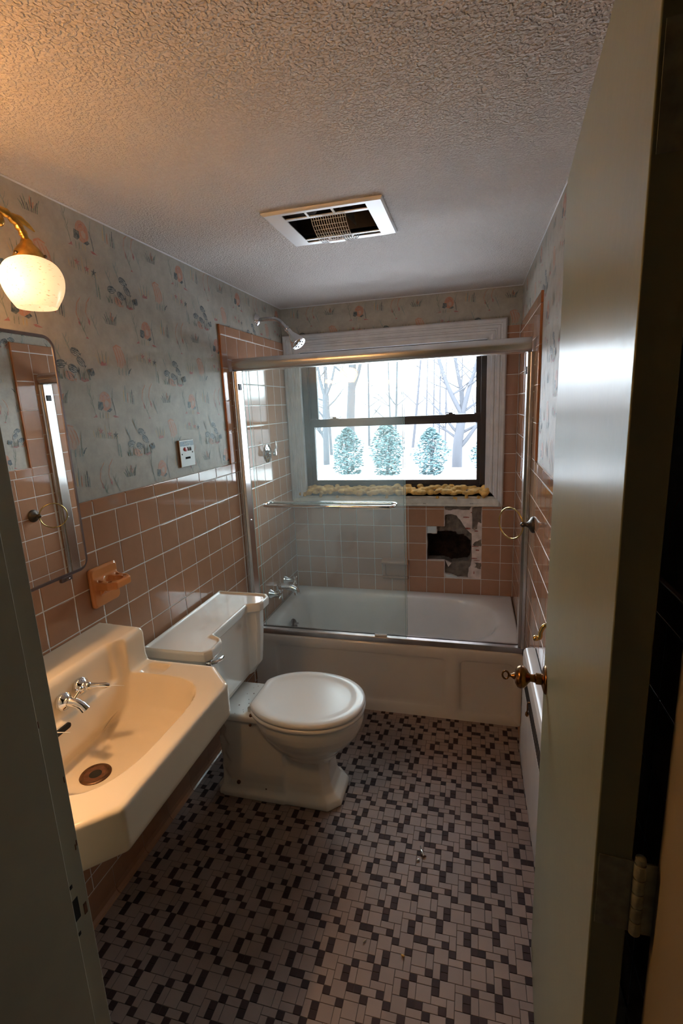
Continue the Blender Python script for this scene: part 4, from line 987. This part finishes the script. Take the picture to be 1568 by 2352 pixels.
# ================================================================ toothbrush and cup holder
t = thing('cup_holder', (0, -1.742, 1.03), 'glossy orange-peach ceramic cup and toothbrush holder on the tiled wall', 'cup holder')
y0, y1, z0, z1 = -1.803, -1.684, 0.972, 1.100
def solid_plate():
    a = MB(); yz_ = rrect(y0, y1, z0, z1, 0.013, 5)
    a.rings([[(x, p-i*0, q) for p, q in rrect(y0+i, y1-i, z0+i, z1-i, 0.013, 5)] for x, i in ((0.002, 0), (0.010, 0), (0.016, 0.006))], 'cup_ceramic'); return a
def shelf():
    a = MB(); zc = 1.046; out = []
    sec = [(0.0, y0+0.010), (0.060, y0+0.010), (0.083, y0+0.028), (0.083, y1-0.028), (0.060, y1-0.010), (0.0, y1-0.010)]
    a.rings([[(x*k, -1.7435+(y+1.7435)*k, z) for x, y in sec] for k, z in ((0.96, zc-0.013), (1, zc-0.010), (1, zc+0.009), (0.97, zc+0.012))], 'cup_ceramic')
    # swept fillets above and below
    a.rings([[(x, y, z) for x, z in ((0.008, zc+0.045), (0.012, zc+0.03), (0.018, zc+0.02), (0.03, zc+0.011), (0.03, zc), (0.008, zc))] for y in (y0+0.010, y1-0.010)], 'cup_ceramic')
    a.rings([[(x, y, z) for x, z in ((0.008, zc-0.055), (0.018, zc-0.035), (0.035, zc-0.018), (0.05, zc-0.010), (0.05, zc), (0.008, zc))] for y in (y0+0.030, y1-0.030)], 'cup_ceramic')
    return a
cuts = []
c_ = MB(); c_.lathe([(0.0275, -0.03), (0.0275, 0.03)], 'cup_ceramic', T(0.046, -1.7435, 1.046), 32); cuts.append(c_)
for dy in (-0.040, 0.040):
    for x in (0.028, 0.062 if abs(dy) > .03 else .07):
        c_ = MB(); c_.lathe([(0.0062, -0.03), (0.0062, 0.03)], 'cup_ceramic', T(x-(.004 if x > .05 else 0), -1.7435+dy*(0.96 if x < .05 else 0.82), 1.046), 14); cuts.append(c_)
fuse('holder_body', [solid_plate(), shelf()], cuts, 'cup_ceramic', 0.0016, 3, t)

# ================================================================ wash basin
t = thing('wall_basin', (0.24, -2.08, 0.71), 'cream wall-hung sink with a raised back ledge and chamfered corners', 'sink')
ya, yb = -1.772, -2.388; zd = 0.81
deck = [(0.0, ya), (0.39, ya-0.002), (0.475, ya-0.083), (0.482, yb+0.083), (0.40, yb), (0.0, yb)]
def scale_poly(P_, d): 
    cx, cy = 0.2, (ya+yb)/2
    return [(x if x < 0.01 else x-d*(1 if x > cx else 0), y-d*(1 if y > cy else -1)) for x, y in P_]
s1 = MB(); s1.rings([[(x, y, z) for x, y in scale_poly(deck, d)] for d, z in ((0.012, zd-0.112), (0.004, zd-0.106), (0, zd-0.09), (0, zd-0.008), (0.003, zd-0.002), (0.009, zd))], 'sink_enamel')
s2 = MB(); s2.rings([[(x, y, z) for x, y in ((0, yy+i*sg) if False else (xx, yy) for xx, yy in ((0, ya-0.006-0), (0.158-i, ya-0.006-0.0-i), (0.158-i, -1.885), (0.138-i, -1.91), (0.138-i, yb+0.006+i), (0, yb+0.006)))] for i, z in ((-0.004, 0.79), (0, 0.83), (0, 0.905), (0.004, 0.916), (0.012, 0.922))], 'sink_enamel')
bowl_o = catmull([(0.10, -1.895), (0.17, -1.862), (0.25, -1.856), (0.335, -1.864), (0.392, -1.895), (0.420, -1.955), (0.428, -2.08), (0.421, -2.20), (0.390, -2.272), (0.335, -2.303), (0.25, -2.308), (0.17, -2.302), (0.10, -2.27), (0.112, -2.20), (0.118, -2.08), (0.112, -1.96)], 5)
def bowl_rings(grow, zb_):
    rs = []; c = Vector((0.235, -2.085))
    for k, z in ((1.0, 1.05), (1.0, zd+0.06), (1.0, zd-0.004), (0.972, zd-0.014), (0.93, zd-0.04), (0.86, zd-0.08), (0.74, zd-0.115), (0.55, zd-0.134), (0.3, zd-0.140), (0.08, zd-0.141)):
        ring = []
        for p in bowl_o:
            q = Vector((p.x, p.y)); d = (q-c)
            kk = k
            if q.x < 0.16 and z > zd-0.10: # the back runs up into the ledge face, leaning out
                q2 = c+d*kk; top = 0.140; s_ = min(max((z-(zd-0.1))/0.21, 0), 1)
                q2.x = max(q2.x, 0.0) ; q2 = Vector((0.163+(top-0.163)*s_ + (p.x-0.112)*0.15*(1), q2.y)) if z <= 0.93 else Vector((0.14+(p.x-0.112)*0.15, q2.y))
            else: q2 = c+d*kk
            d2 = q2-c; q2 = c+d2*(1+grow/max(d2.length, .02)) if grow else q2
            ring.append(Vector((q2.x, q2.y, z-grow*1.0 if grow else z)))
        rs.append(ring)
    return rs
s3 = MB(); und = bowl_rings(0.0, 0); cU = Vector((0.235, -2.085, 0))
s3.rings([[(x, y, z) for x, y in rrect(0.0, 0.445-i, -2.335+i, -1.835-i, 0.05, 5)] for z, i in ((0.622, 0.10), (0.645, 0.05), (0.69, 0.01), (0.74, 0.0))], 'sink_enamel')
cut = MB(); cut.rings(bowl_rings(0, 0), 'sink_enamel')
soap = MB(); soap.rings([[(x, y, z) for x, y in rrect(0.178+i, 0.258-i, -1.852+i, -1.795-i, 0.008, 3)] for i, z in ((0.012, zd-0.012), (0.004, zd-0.006), (0, zd+0.02))], 'sink_enamel')
slot = MB(); slot.rings([[(x, y, z) for y, z in rrect(-2.125, -2.062, 0.745, 0.757, 0.0058, 4)] for x in (0.10, 0.22)], 'black')
body = fuse('basin', [s1, s2, s3], [cut, soap], 'sink_enamel', 0.0036, 8, t)
# overflow slot shown as a dark recess
mb = MB(); mb.rings([[(x, y, z+(x-.16)*0) for y, z in rrect(-2.170, -2.090, 0.792, 0.806, 0.0062, 4)] for x in (0.130, 0.1585)], 'black'); mb.build('overflow_slot', t, smooth=30)
mb = MB(); D_ = T(0.218, -2.100, zd-0.1415)@Matrix.Diagonal((1.2, 1.2, 1, 1))
mb.lathe([(0.031, 0.0), (0.0315, 0.003), (0.029, 0.0055), (0.024, 0.005), (0.021, 0.0035)], 'drain_rust', D_, 32, cap0=False, cap1=False); mb.lathe([(0.0225, 0.0042), (0.018, 0.0030), (0.012, 0.0022)], 'rust', D_, 28, cap0=False); mb.build('drain_flange', t, smooth=50)
mb = MB(); mb.lathe([(0.0125, 0.0030), (0.004, 0.0033)], 'black', D_, 20); mb.build('drain_hole', t)
# taps on the ledge face
fn = Vector((1, 0, 0.12)).normalized()
def face_at(y, z): return Vector((0.146, y, z))
def sink_tap(y, z, spout):
    p = face_at(y, z); q = fn.to_track_quat('Z', 'Y').to_matrix().to_4x4(); M_ = T(*p)@q@Matrix.Scale(0.84, 4)
    mb = MB(); mb.lathe([(0.027, -0.006), (0.027, 0.002), (0.025, 0.006), (0.017, 0.012), (0.013, 0.016), (0.0125, 0.024)], 'chrome', M_, 28); e = mb.build('tap_escutcheon' if not spout else 'spout_base', t, smooth=50)
    mb = MB()
    if not spout:
        mb.sphere(M_@Vector((0, 0, 0.024)), 0.0115, 'chrome', 16)
        a = M_@Vector((0, 0, 0.026)); mb.tube([a, a+Vector((0.02, 0.012, -0.003)), a+Vector((0.036, 0.020, -0.006)), a+Vector((0.044, 0.024, -0.008))], [0.009, 0.0065, 0.0075, 0.005], 'chrome', 12); mb.build('lever', e, smooth=50)
        mb = MB(); mb.tube([a+Vector((0.044, 0.024, -0.008)), a+Vector((0.075, 0.042, -0.016))], [0.0016, 0.0007], 'inner_white', 6); mb.build('lever_pin', e)
    else:
        a = M_@Vector((0, 0, 0.02)); mb.tube([a, a+Vector((0.014, 0.004, -0.004)), a+Vector((0.028, 0.007, -0.012)), a+Vector((0.036, 0.009, -0.024))], [0.012, 0.0115, 0.0105, 0.0115], 'chrome', 16)
        mb.tube([a+Vector((0.012, 0.004, 0.008)), a+Vector((0.016, 0.018, 0.020))], [0.0045, 0.0035], 'chrome', 10); mb.sphere(a+Vector((0.017, 0.022, 0.024)), 0.0072, 'chrome', 12); mb.build('spout', e, smooth=50)
sink_tap(-2.028, 0.866, False); sink_tap(-2.086, 0.858, True); sink_tap(-2.215, 0.860, False)
# pipe below
mb = MB(); mb.tube([(0.225, -2.10, 0.64), (0.225, -2.10, 0.50), (0.21, -2.10, 0.45), (0.15, -2.10, 0.43), (0.10, -2.10, 0.45), (0.0, -2.10, 0.46)], 0.018, 'chrome_worn', 14); mb.build('waste_pipe', t, smooth=50)
# ================================================================ toilet
t = thing('toilet', (0.40, -1.31, 0), 'white two-piece toilet with closed lid and notched tank beside the tub', 'toilet')
TK = 'porcelain'
# tank body: plan with two pilasters, slight taper
def tank_plan(d, k=1.0, front=0.214, lobe=0.262):
    yA, yB = -1.072, -1.612; f = front-d; l = lobe-d
    return [(0.012, yA-d), (f-0.01, yA-d), (l-0.018, yA-d-0.004), (l, yA-d-0.03), (l, -1.150+d*.3), (l-0.008, -1.170+d*.3), (f, -1.192+d), (f, -1.484-d), (l-0.012, -1.506-d*.3), (l, -1.524-d*.3), (l, yB+d+0.03), (l-0.018, yB+d+0.004), (f-0.01, yB+d), (0.012, yB+d)]
mb = MB()
rs = []
for z, d, l in ((0.715, 0.006, 0.250), (0.62, 0.008, 0.248), (0.50, 0.013, 0.243), (0.455, 0.015, 0.240), (0.428, 0.017, 0.222), (0.405, 0.024, 0.216)):
    rs.append([(x, y, z) for x, y in tank_plan(d, lobe=l+d if False else l+0.004, front=0.208)])
mb.rings(rs, TK); s_a = mb
tank = fuse('tank', [s_a], [], TK, 0.0036, 4, t)
mb = MB(); L_ = []
for z, d in ((0.713, 0.004), (0.716, 0.0), (0.745, -0.001), (0.752, 0.002), (0.7535, 0.006), (0.752, 0.010), (0.7455, 0.014)):
    L_.append([(max(x, 0.010)-(-d if x < 0.02 else 0), y, z) for x, y in tank_plan(d-0.008, lobe=0.262, front=0.206)])
mb.rings(L_, TK)
lid = fuse('tank_lid', [mb], [], TK, 0.0026, 3, t)
mb = MB(); M_ = T(0.255, -1.588, 0.700)@rot('Y', 90)
mb.lathe([(0.011, -0.008), (0.011, 0.004), (0.007, 0.008)], 'chrome', M_, 16)
mb.tube([(0.262, -1.588, 0.70), (0.272, -1.575, 0.700), (0.276, -1.550, 0.697), (0.274, -1.530, 0.695)], [0.006, 0.0075, 0.0085, 0.006], 'chrome', 12); mb.build('flush_lever', t, smooth=50)

BX, BY = 0.505, -1.312
def egg(hb, hf, hw, cx=BX, sq=2.0, n=48, cut=None):
    """outline: hb behind, hf in front of the centre, hw half width"""
    out = []
    for i in range(n):
        a = 2*PI*i/n; c_, s_ = math.cos(a), math.sin(a)
        x = (hf if c_ > 0 else hb)*math.copysign(abs(c_)**(2/sq), c_); y = hw*math.copysign(abs(s_)**(2/sq), s_)
        if cut is not None: x = max(x, cut)
        out.append((cx+x, BY+y))
    return out
# bowl
mb = MB()
spec = [(0.387, 0.222, 0.222, 0.180), (0.378, 0.226, 0.226, 0.184), (0.355, 0.224, 0.226, 0.183), (0.33, 0.215, 0.220, 0.178), (0.30, 0.200, 0.207, 0.166), (0.27, 0.178, 0.186, 0.149), (0.24, 0.152, 0.158, 0.126), (0.215, 0.132, 0.132, 0.106), (0.19, 0.12, 0.118, 0.094)]
mb.rings([[(x, y, z) for x, y in egg(hb, hf, hw)] for z, hb, hf, hw in reversed(spec)], TK); b1 = mb
b2 = MB()   # front column and foot
def colm(x0, x1, hw, ch, z): return [(x0, BY-hw, z), (x1-ch, BY-hw, z), (x1, BY-hw+ch, z), (x1, BY+hw-ch, z), (x1-ch, BY+hw, z), (x0, BY+hw, z)]
b2.rings([colm(0.13, 0.645, 0.112, 0.045, 0.0), colm(0.13, 0.645, 0.112, 0.045, 0.018), colm(0.135, 0.640, 0.107, 0.043, 0.030), colm(0.14, 0.612, 0.092, 0.035, 0.050), colm(0.14, 0.600, 0.083, 0.03, 0.085), colm(0.14, 0.592, 0.078, 0.03, 0.16), colm(0.14, 0.600, 0.084, 0.03, 0.21), colm(0.14, 0.60, 0.09, 0.03, 0.26)], TK)
b3 = MB()   # trapway body at the rear with a wavy back
rs = []
for z, x0, hw in ((0.0, 0.112, 0.115), (0.022, 0.112, 0.115), (0.040, 0.128, 0.100), (0.07, 0.142, 0.094), (0.11, 0.128, 0.094), (0.15, 0.150, 0.094), (0.19, 0.136, 0.095), (0.23, 0.152, 0.097), (0.27, 0.136, 0.099), (0.31, 0.150, 0.102), (0.345, 0.135, 0.106), (0.365, 0.13, 0.108)):
    rs.append([(x0, BY-hw*0.72, z), (x0+0.04, BY-hw, z), (0.42, BY-hw, z), (0.42, BY+hw, z), (x0+0.04, BY+hw, z), (x0, BY+hw*0.72, z)])
b3.rings(rs, TK)
b4 = MB(); b4.rings([[(x, y, z) for x, y in rrect(0.045+i, 0.40, -1.432+i, -1.192-i, 0.02, 4)] for i, z in ((0.01, 0.352), (0.002, 0.36), (0, 0.372), (0, 0.382), (0.006, 0.388))], TK)
bowl = fuse('bowl', [b1, b2, b3, b4], [], TK, 0.0048, 5, t)
# foot bolt holes
for x, y, z, r in ((0.218, BY-0.103, 0.062, 0.0085), (0.338, BY-0.100, 0.048, 0.0045)):
    mb = MB(); mb.sphere((x, y+.004, z), r, 'rust', 12, (1, .9, 1)); mb.build('foot_bolt', t, smooth=60)
for a, b in (((0.306, -1.421, 0.387), 0.008), ((0.300, -1.424, 0.346), 0.0055)):
    mb = MB(); mb.sphere(a, b, 'rust', 12); mb.build('hinge_bolt', t, smooth=60)
rnd = random.Random(8)
mb = MB()
for k in range(12):
    x, y = rnd.uniform(0.222, 0.285), rnd.uniform(-1.425, -1.20); mb.lathe([(rnd.uniform(.0012, .0032), 0), (0.001, 0.0006)], 'rust', T(x, y, 0.3885), 8)
tag(mb.build('dirt_specks', t, smooth=0), kind='stuff')
# seat ring and lid
def seat_outline(d, back=-0.205): 
    return [(max(x, BX+back+d), y) for x, y in egg(0.235-d, 0.232-d, 0.190-d, sq=2.15, n=72)]
mb = MB(); mb.rings([[(x, y, z) for x, y in seat_outline(d)] for d, z in ((0.006, 0.389), (0.0, 0.393), (-0.001, 0.401), (0.004, 0.407), (0.014, 0.408))], 'seat_plastic')
seat = mb.build('seat', t, smooth=60)
mb = MB(); rs = []
for d, z in ((0.008, 0.4105), (0.002, 0.412), (0.0, 0.417), (0.002, 0.424), (0.009, 0.4285), (0.022, 0.4300), (0.036, 0.4292), (0.046, 0.4272), (0.062, 0.4255), (0.10, 0.4250)):
    rs.append([(x, y, z) for x, y in seat_outline(d, back=-0.212)])
mb.rings(rs, 'seat_plastic'); mb.build('seat_lid', t, smooth=70)
for y in (-1.385, -1.240):
    mb = MB(); mb.rings([[(x, q, z) for x, z in ((0.283, .388), (0.305, .388), (0.305, .412), (0.290, .414), (0.283, .408))] for q in (y-0.018, y+0.018)], TK)
    mb.build('seat_hinge', t, smooth=30, bevel=0.002)
# supply stub
mb = MB(); mb.tube([(0.0, -1.52, 0.17), (0.05, -1.52, 0.17), (0.06, -1.52, 0.19), (0.07, -1.52, 0.42)], 0.006, 'chrome_worn', 10); mb.build('supply_pipe', t, smooth=50)

# ================================================================ towel ring
t = thing('towel_ring', (W, -0.905, 1.052), 'brass towel ring on a dark bronze rosette, right tiled wall', 'towel ring')
mb = MB(); M_ = T(W, -0.905, 1.051)@rot('Y', -90)
mb.lathe([(0.034, 0), (0.034, 0.004), (0.030, 0.010), (0.020, 0.016), (0.012, 0.022), (0.008, 0.030), (0.009, 0.034), (0.012, 0.037), (0.011, 0.044), (0.006, 0.049), (0.002, 0.052)], 'bronze_dark', M_, 32); mb.build('rosette', t, smooth=50)
mb = MB(); p0 = Vector((W-0.042, -0.905, 1.050)); dv = Vector((-0.66, 0.75, 0)).normalized(); c = p0+dv*0.064-Vector((0, 0, 0.006))
mb.tube([c+(dv*math.cos(a)+Vector((0, 0, 1))*math.sin(a))*0.066 for a in [2*PI*i/56 for i in range(56)]], 0.0034, 'brass_ring', 10, closed=True); mb.build('ring', t, smooth=60)

# brass fitting on the right wall above the heater
t = thing('wall_hook', (W, -1.56, 0.89), 'small brass hook on the right wall half hidden by the door edge', 'hook')
mb = MB(); mb.lathe([(0.022, 0), (0.022, 0.003), (0.014, 0.010), (0.008, 0.02)], 'brass_ring', T(W, -1.548, 0.905)@rot('Y', -90), 24); mb.build('hook_base', t, smooth=50)
mb = MB(); mb.tube(catmull([(W-.015, -1.548, .905), (W-.035, -1.548, .905), (W-.045, -1.548, .885), (W-.046, -1.548, .868), (W-.058, -1.548, .862)], 5, False), 0.0065, 'brass_ring', 12); mb.sphere((W-.058, -1.548, .864), 0.009, 'brass_ring', 12); mb.build('hook_arm', t, smooth=60)

# ================================================================ wall heater
t = thing('wall_heater', (W, -1.55, 0.16), 'low white enamel convector heater along the right wall behind the door', 'heater')
hx, hy0, hy1 = 1.331, -2.30, -1.112
mb = MB()
sec = [(W, 0.612), (1.349, 0.612), (1.340, 0.609), (1.333, 0.600), (1.331, 0.585), (1.331, 0.548), (1.333, 0.546)]
mb.rings([[(x, y, z) for x, z in sec+[(W, 0.546)]] for y in (hy0, hy1)], 'heater_white'); mb.build('top_cap', t, smooth=50, bevel=0.0015)
mb = MB(); mb.box((1.333, hy0, 0.15), (W-0.001, hy1+0.0, 0.468), 'heater_white'); mb.box((1.3336, hy0, 0.46), (W-0.001, hy1, 0.55), 'heater_white'); mb.build('front_panel', t, bevel=0.003)
mb = MB()
y = hy1-0.07
while y > hy0+0.02:
    mb.rings([[(x, y+a, z) for a, z in ((0, 0.474), (-0.0085, 0.474), (-0.0265, 0.540), (-0.018, 0.540))] for x in (1.3330, 1.3338)], 'heater_dark'); y -= 0.0145
mb.build('grille', t, smooth=0, weld=False)  # slot shade painted as thin dark strips on the solid white band
mb = MB(); mb.box((W-0.0015, hy0, 0.612), (W+0.001, hy1-0.01, 0.6165), 'black'); mb.build('wall_gap_shade', t)  # solid black strip painted in for the shade between heater and wall
# pull chain
t = thing('valve_chain', (1.330, -1.35, 0.5), 'rusty brown key chain hanging from the heater grille', 'chain')
mb = MB(); pts = [(1.329, -1.378, 0.543), (1.327, -1.366, 0.535), (1.326, -1.356, 0.527), (1.326, -1.350, 0.512), (1.327, -1.345, 0.497), (1.327, -1.340, 0.484)]
P_ = catmull(pts, 4, False)
for p in P_: mb.sphere(p, 0.0028, 'brass_old', 8)
mb.sphere((1.327, -1.337, 0.472), 0.0065, 'brass_old', 10, (1, 1, 1.6)); o = mb.build('chain', t, smooth=60)
# baseboard below the heater, flaking
mb = MB(); rnd = random.Random(2)
mb.rings([[(x, y, z) for x, z in ((W, 0), (1.352, 0.0), (1.352, 0.12), (1.356, 0.145), (W, 0.150))] for y in (-2.3, -0.90)], 'trim_white')
tag(mb.build('baseboard_right', smooth=0, bevel=0.002), kind='structure')

# ================================================================ debris on the floor
def bit(name, loc, matn, label, r, sc, cat):
    mb = MB(); rn = random.Random(hash(label) % 99 if False else int(r*1e5))
    mb.sphere(loc, r, matn, 10, sc, rot('Z', rn.uniform(0, 180))@rot('X', 20)); o = mb.build(name, smooth=40); return tag(o, label, cat)
t = thing('metal_toggle', (0.975, -1.53, 0.004), 'small chrome toggle bolt lying on the mosaic floor', 'bolt')
mb = MB(); mb.tube([(0.972, -1.515, 0.006), (0.978, -1.530, 0.006), (0.985, -1.538, 0.005)], [0.003, 0.006, 0.004], 'chrome', 10); mb.build('wing', t, smooth=50)
mb = MB(); mb.tube([(0.968, -1.500, 0.004), (0.973, -1.517, 0.005)], 0.0018, 'chrome_worn', 8); mb.tube([(0.985, -1.538, .005), (0.991, -1.535, .003)], 0.0022, 'rust', 8); mb.build('shank', t)
bit('metal_scrap', (0.966, -1.556, 0.004), 'chrome', 'tiny shiny metal scrap just in front of the toggle bolt', 0.0045, (1.6, .8, .7), 'scrap')
bit('wood_chip', (0.84, -1.855, 0.004), 'jamb_warm', 'pale splinter on the floor tiles in front of the toilet', 0.0046, (1.8, .5, .4), 'splinter')
bit('foam_crumb', (0.955, -1.87, 0.004), 'foam', 'yellowish crumb on the floor tiles in the middle of the doorway', 0.0049, (1.3, .7, .5), 'crumb')

# ================================================================ outdoors
mb = MB()
prof = [(-0.0, -0.25), (3, -0.2), (9, -0.15), (10.5, -0.16), (13, -0.5), (20, -0.3), (32, 1.1), (45, 2.65), (60, 3.0), (80, 3.0)]
rnd = random.Random(9); nx = 30
rs = []
for y, z in prof:
    yy = y+0.30 if y < 1 else y
    rs.append([(-60+120*i/nx, yy, z+(0 if y < 12 else 0.28*math.sin(i*1.3+y)*min(1, y/40)+rnd.uniform(-.1, .1))) for i in range(nx+1)])
mb.rings(rs[:4], 'snow_ground', False, False, closed=False); mb.rings(rs[3:], 'far_wood', False, False, closed=False)
tag(mb.build('ground', smooth=60), kind='structure')

def branch(mb, p, d, L, r, depth, rnd, n=5, spread=0.6, mat='bark'):
    pts = [p]; rad = [r]; q = Vector(p); dd = Vector(d).normalized()
    for i in range(n):
        dd = (dd+Vector((rnd.uniform(-.13, .13), rnd.uniform(-.13, .13), rnd.uniform(-.03, .10)))).normalized(); q = q+dd*(L/n); pts.append(q.copy()); rad.append(r*(1-0.62*(i+1)/n))
    mb.tube(pts, rad, mat, 8 if depth > 1 else 4)
    if depth <= 0: return
    for k in range(4 if depth > 1 else 6):
        i = rnd.randint(2, n); a = pts[i]; s_ = Vector((rnd.choice((-1, 1))*rnd.uniform(.4, 1), rnd.uniform(-.5, .5), rnd.uniform(0.1, 0.8)))
        branch(mb, a, dd*(1-spread)+s_.normalized()*spread, L*rnd.uniform(0.45, 0.7), rad[i]*0.55, depth-1, rnd, n, spread)
def tree(paths, label, seed, depth=2, twigs=3, group=None):
    """paths: list of (points, r0, r1); the trunk is the first"""
    rnd = random.Random(seed); base = Vector(paths[0][0][0])
    t = thing('bare_tree', base, label, 'tree', group)
    for k, (pts, r0, r1) in enumerate(paths):
        mb = MB(); P_ = catmull(pts, 4, False); n = len(P_)
        mb.tube(P_, [r0+(r1-r0)*i/(n-1) for i in range(n)], 'bark', 10)
        for j in range(twigs+(5 if k else 1)):
            i = rnd.randint(n//3, n-1); a = P_[i]; s_ = Vector((rnd.choice((-1, 1))*rnd.uniform(.4, 1), rnd.uniform(-.4, .4), rnd.uniform(0.2, 1.0)))
            branch(mb, a, s_, rnd.uniform(0.7, 1.5), max(0.012, (r0+(r1-r0)*i/(n-1))*0.35), depth, rnd)
        mb.build('trunk' if k == 0 else 'limb', t, smooth=60)
tree([([(0.70, 12, -0.45), (0.72, 12, 0.3), (0.80, 12, 0.9), (0.84, 12, 1.25)], 0.155, 0.12),
      ([(0.84, 12, 1.2), (0.60, 12, 1.65), (0.36, 12, 2.2), (0.12, 12, 3.0), (0.0, 12, 3.8)], 0.075, 0.04),
      ([(0.84, 12, 1.2), (0.82, 12.2, 1.8), (0.70, 12.3, 2.4), (0.52, 12.3, 3.4)], 0.08, 0.04),
      ([(0.85, 12, 1.2), (1.00, 11.9, 1.8), (1.20, 11.8, 2.5), (1.42, 11.7, 3.3)], 0.075, 0.04),
      ([(0.82, 12, 0.30), (0.98, 12, 0.48), (1.25, 12, 0.86), (1.6, 12, 1.25), (2.0, 12, 1.9)], 0.07, 0.03)], 'large bare tree with a forked trunk right of centre outside the window', 1, 2, 3)
tree([([(-3.95, 14, -0.8), (-3.92, 14, 0.8), (-3.88, 14, 2.0)], 0.12, 0.09), ([(-3.88, 14, 1.9), (-4.05, 14, 2.6), (-4.15, 14, 3.8)], 0.07, 0.03), ([(-3.88, 14, 1.9), (-3.6, 14, 2.5), (-3.35, 14, 3.6)], 0.06, 0.03)], 'leftmost bare tree outside, splitting into a narrow fork', 2, 2, 4)
tree([([(-4.1, 18.2, -0.8), (-4.0, 18.2, 1.2), (-3.85, 18.2, 3.2), (-3.8, 18.2, 5.5)], 0.20, 0.15), ([(-3.9, 18.2, 2.2), (-3.5, 18.2, 3.3), (-3.35, 18.2, 5.0)], 0.10, 0.05)], 'thick straight tree trunk in the left half of the window view', 3, 2, 5)
G_ = 'thin bare saplings in the woods outside'
k = 0
for x0, y0, x1, h_, r in ((-3.6, 20, -3.5, 5.2, .06), (-2.75, 22.5, -2.5, 5.0, .07), (-1.35, 18, -0.85, 4.2, .065), (-0.4, 21, -0.30, 4.4, .045), (-1.9, 16, -1.95, 3.6, .04), (-4.6, 17, -4.7, 4.5, .07), (0.1, 17, 0.15, 3.5, .035), (-0.9, 24, -0.8, 5, .05), (1.9, 19, 2.1, 5, .08), (-5.4, 19, -5.3, 5, .08), (-1.5, 26, -1.3, 5.5, .05), (0.5, 25, 0.6, 5.0, .06)):
    k += 1
    tree([([(x0, y0, -0.7), ((x0+x1)/2, y0, 1.5), (x1, y0, h_)], r, r*0.5)], 'thin bare sapling standing among the trees outside the window', 20+k, 1, 7, G_)
def shrub(x, y, z0, wd, ht, label, seed, n):
    rnd = random.Random(seed); t = thing('evergreen_shrub', (x, y, z0), label, 'shrub')
    mb = MB()
    for k in range(n):
        a = rnd.uniform(0, 2*PI); h = rnd.random(); env = min(1.0, 0.55+1.2*h)*math.sqrt(max(0, 1-h**1.6))*(0.85+0.15*math.sin(9*h+seed+a*2)); rr = wd*env*math.sqrt(rnd.random())
        p = Vector((x+rr*math.cos(a), y+rr*math.sin(a), z0+ht*h*0.98)); s_ = rnd.uniform(0.025, 0.055)
        M_ = T(*p)@Matrix.Rotation(rnd.uniform(0, 6.28), 4, 'Z')@Matrix.Rotation(rnd.uniform(-1.3, 1.3), 4, 'X')
        mb.face([M_@Vector(q) for q in ((-s_, 0, 0), (0, -s_*.45, 0.004), (s_, 0, 0), (0, s_*.45, 0.004))], 'leaf')
    mb.build('foliage', t, smooth=0, weld=False)
    mb = MB()
    for q in range(5): mb.tube([(x, y, z0), (x+rnd.uniform(-.3, .3)*wd, y+rnd.uniform(-.3, .3)*wd, z0+ht*0.8)], [0.02, 0.006], 'bark', 6)
    mb.build('stems', t)
shrub(-1.98, 9.4, -0.15, 0.60, 1.2, 'leftmost evergreen shrub outside, behind the sliding glass', 1, 2600)
shrub(-0.92, 9.2, -0.15, 0.60, 1.35, 'tallest evergreen shrub outside, left of the glass door edge', 2, 2900)
shrub(0.16, 9.2, -0.15, 0.60, 1.15, 'rounded evergreen shrub outside just left of the forked tree', 3, 2600)
shrub(1.42, 9.6, -0.15, 0.42, 0.95, 'evergreen shrub outside at the right edge of the window', 4, 1700)
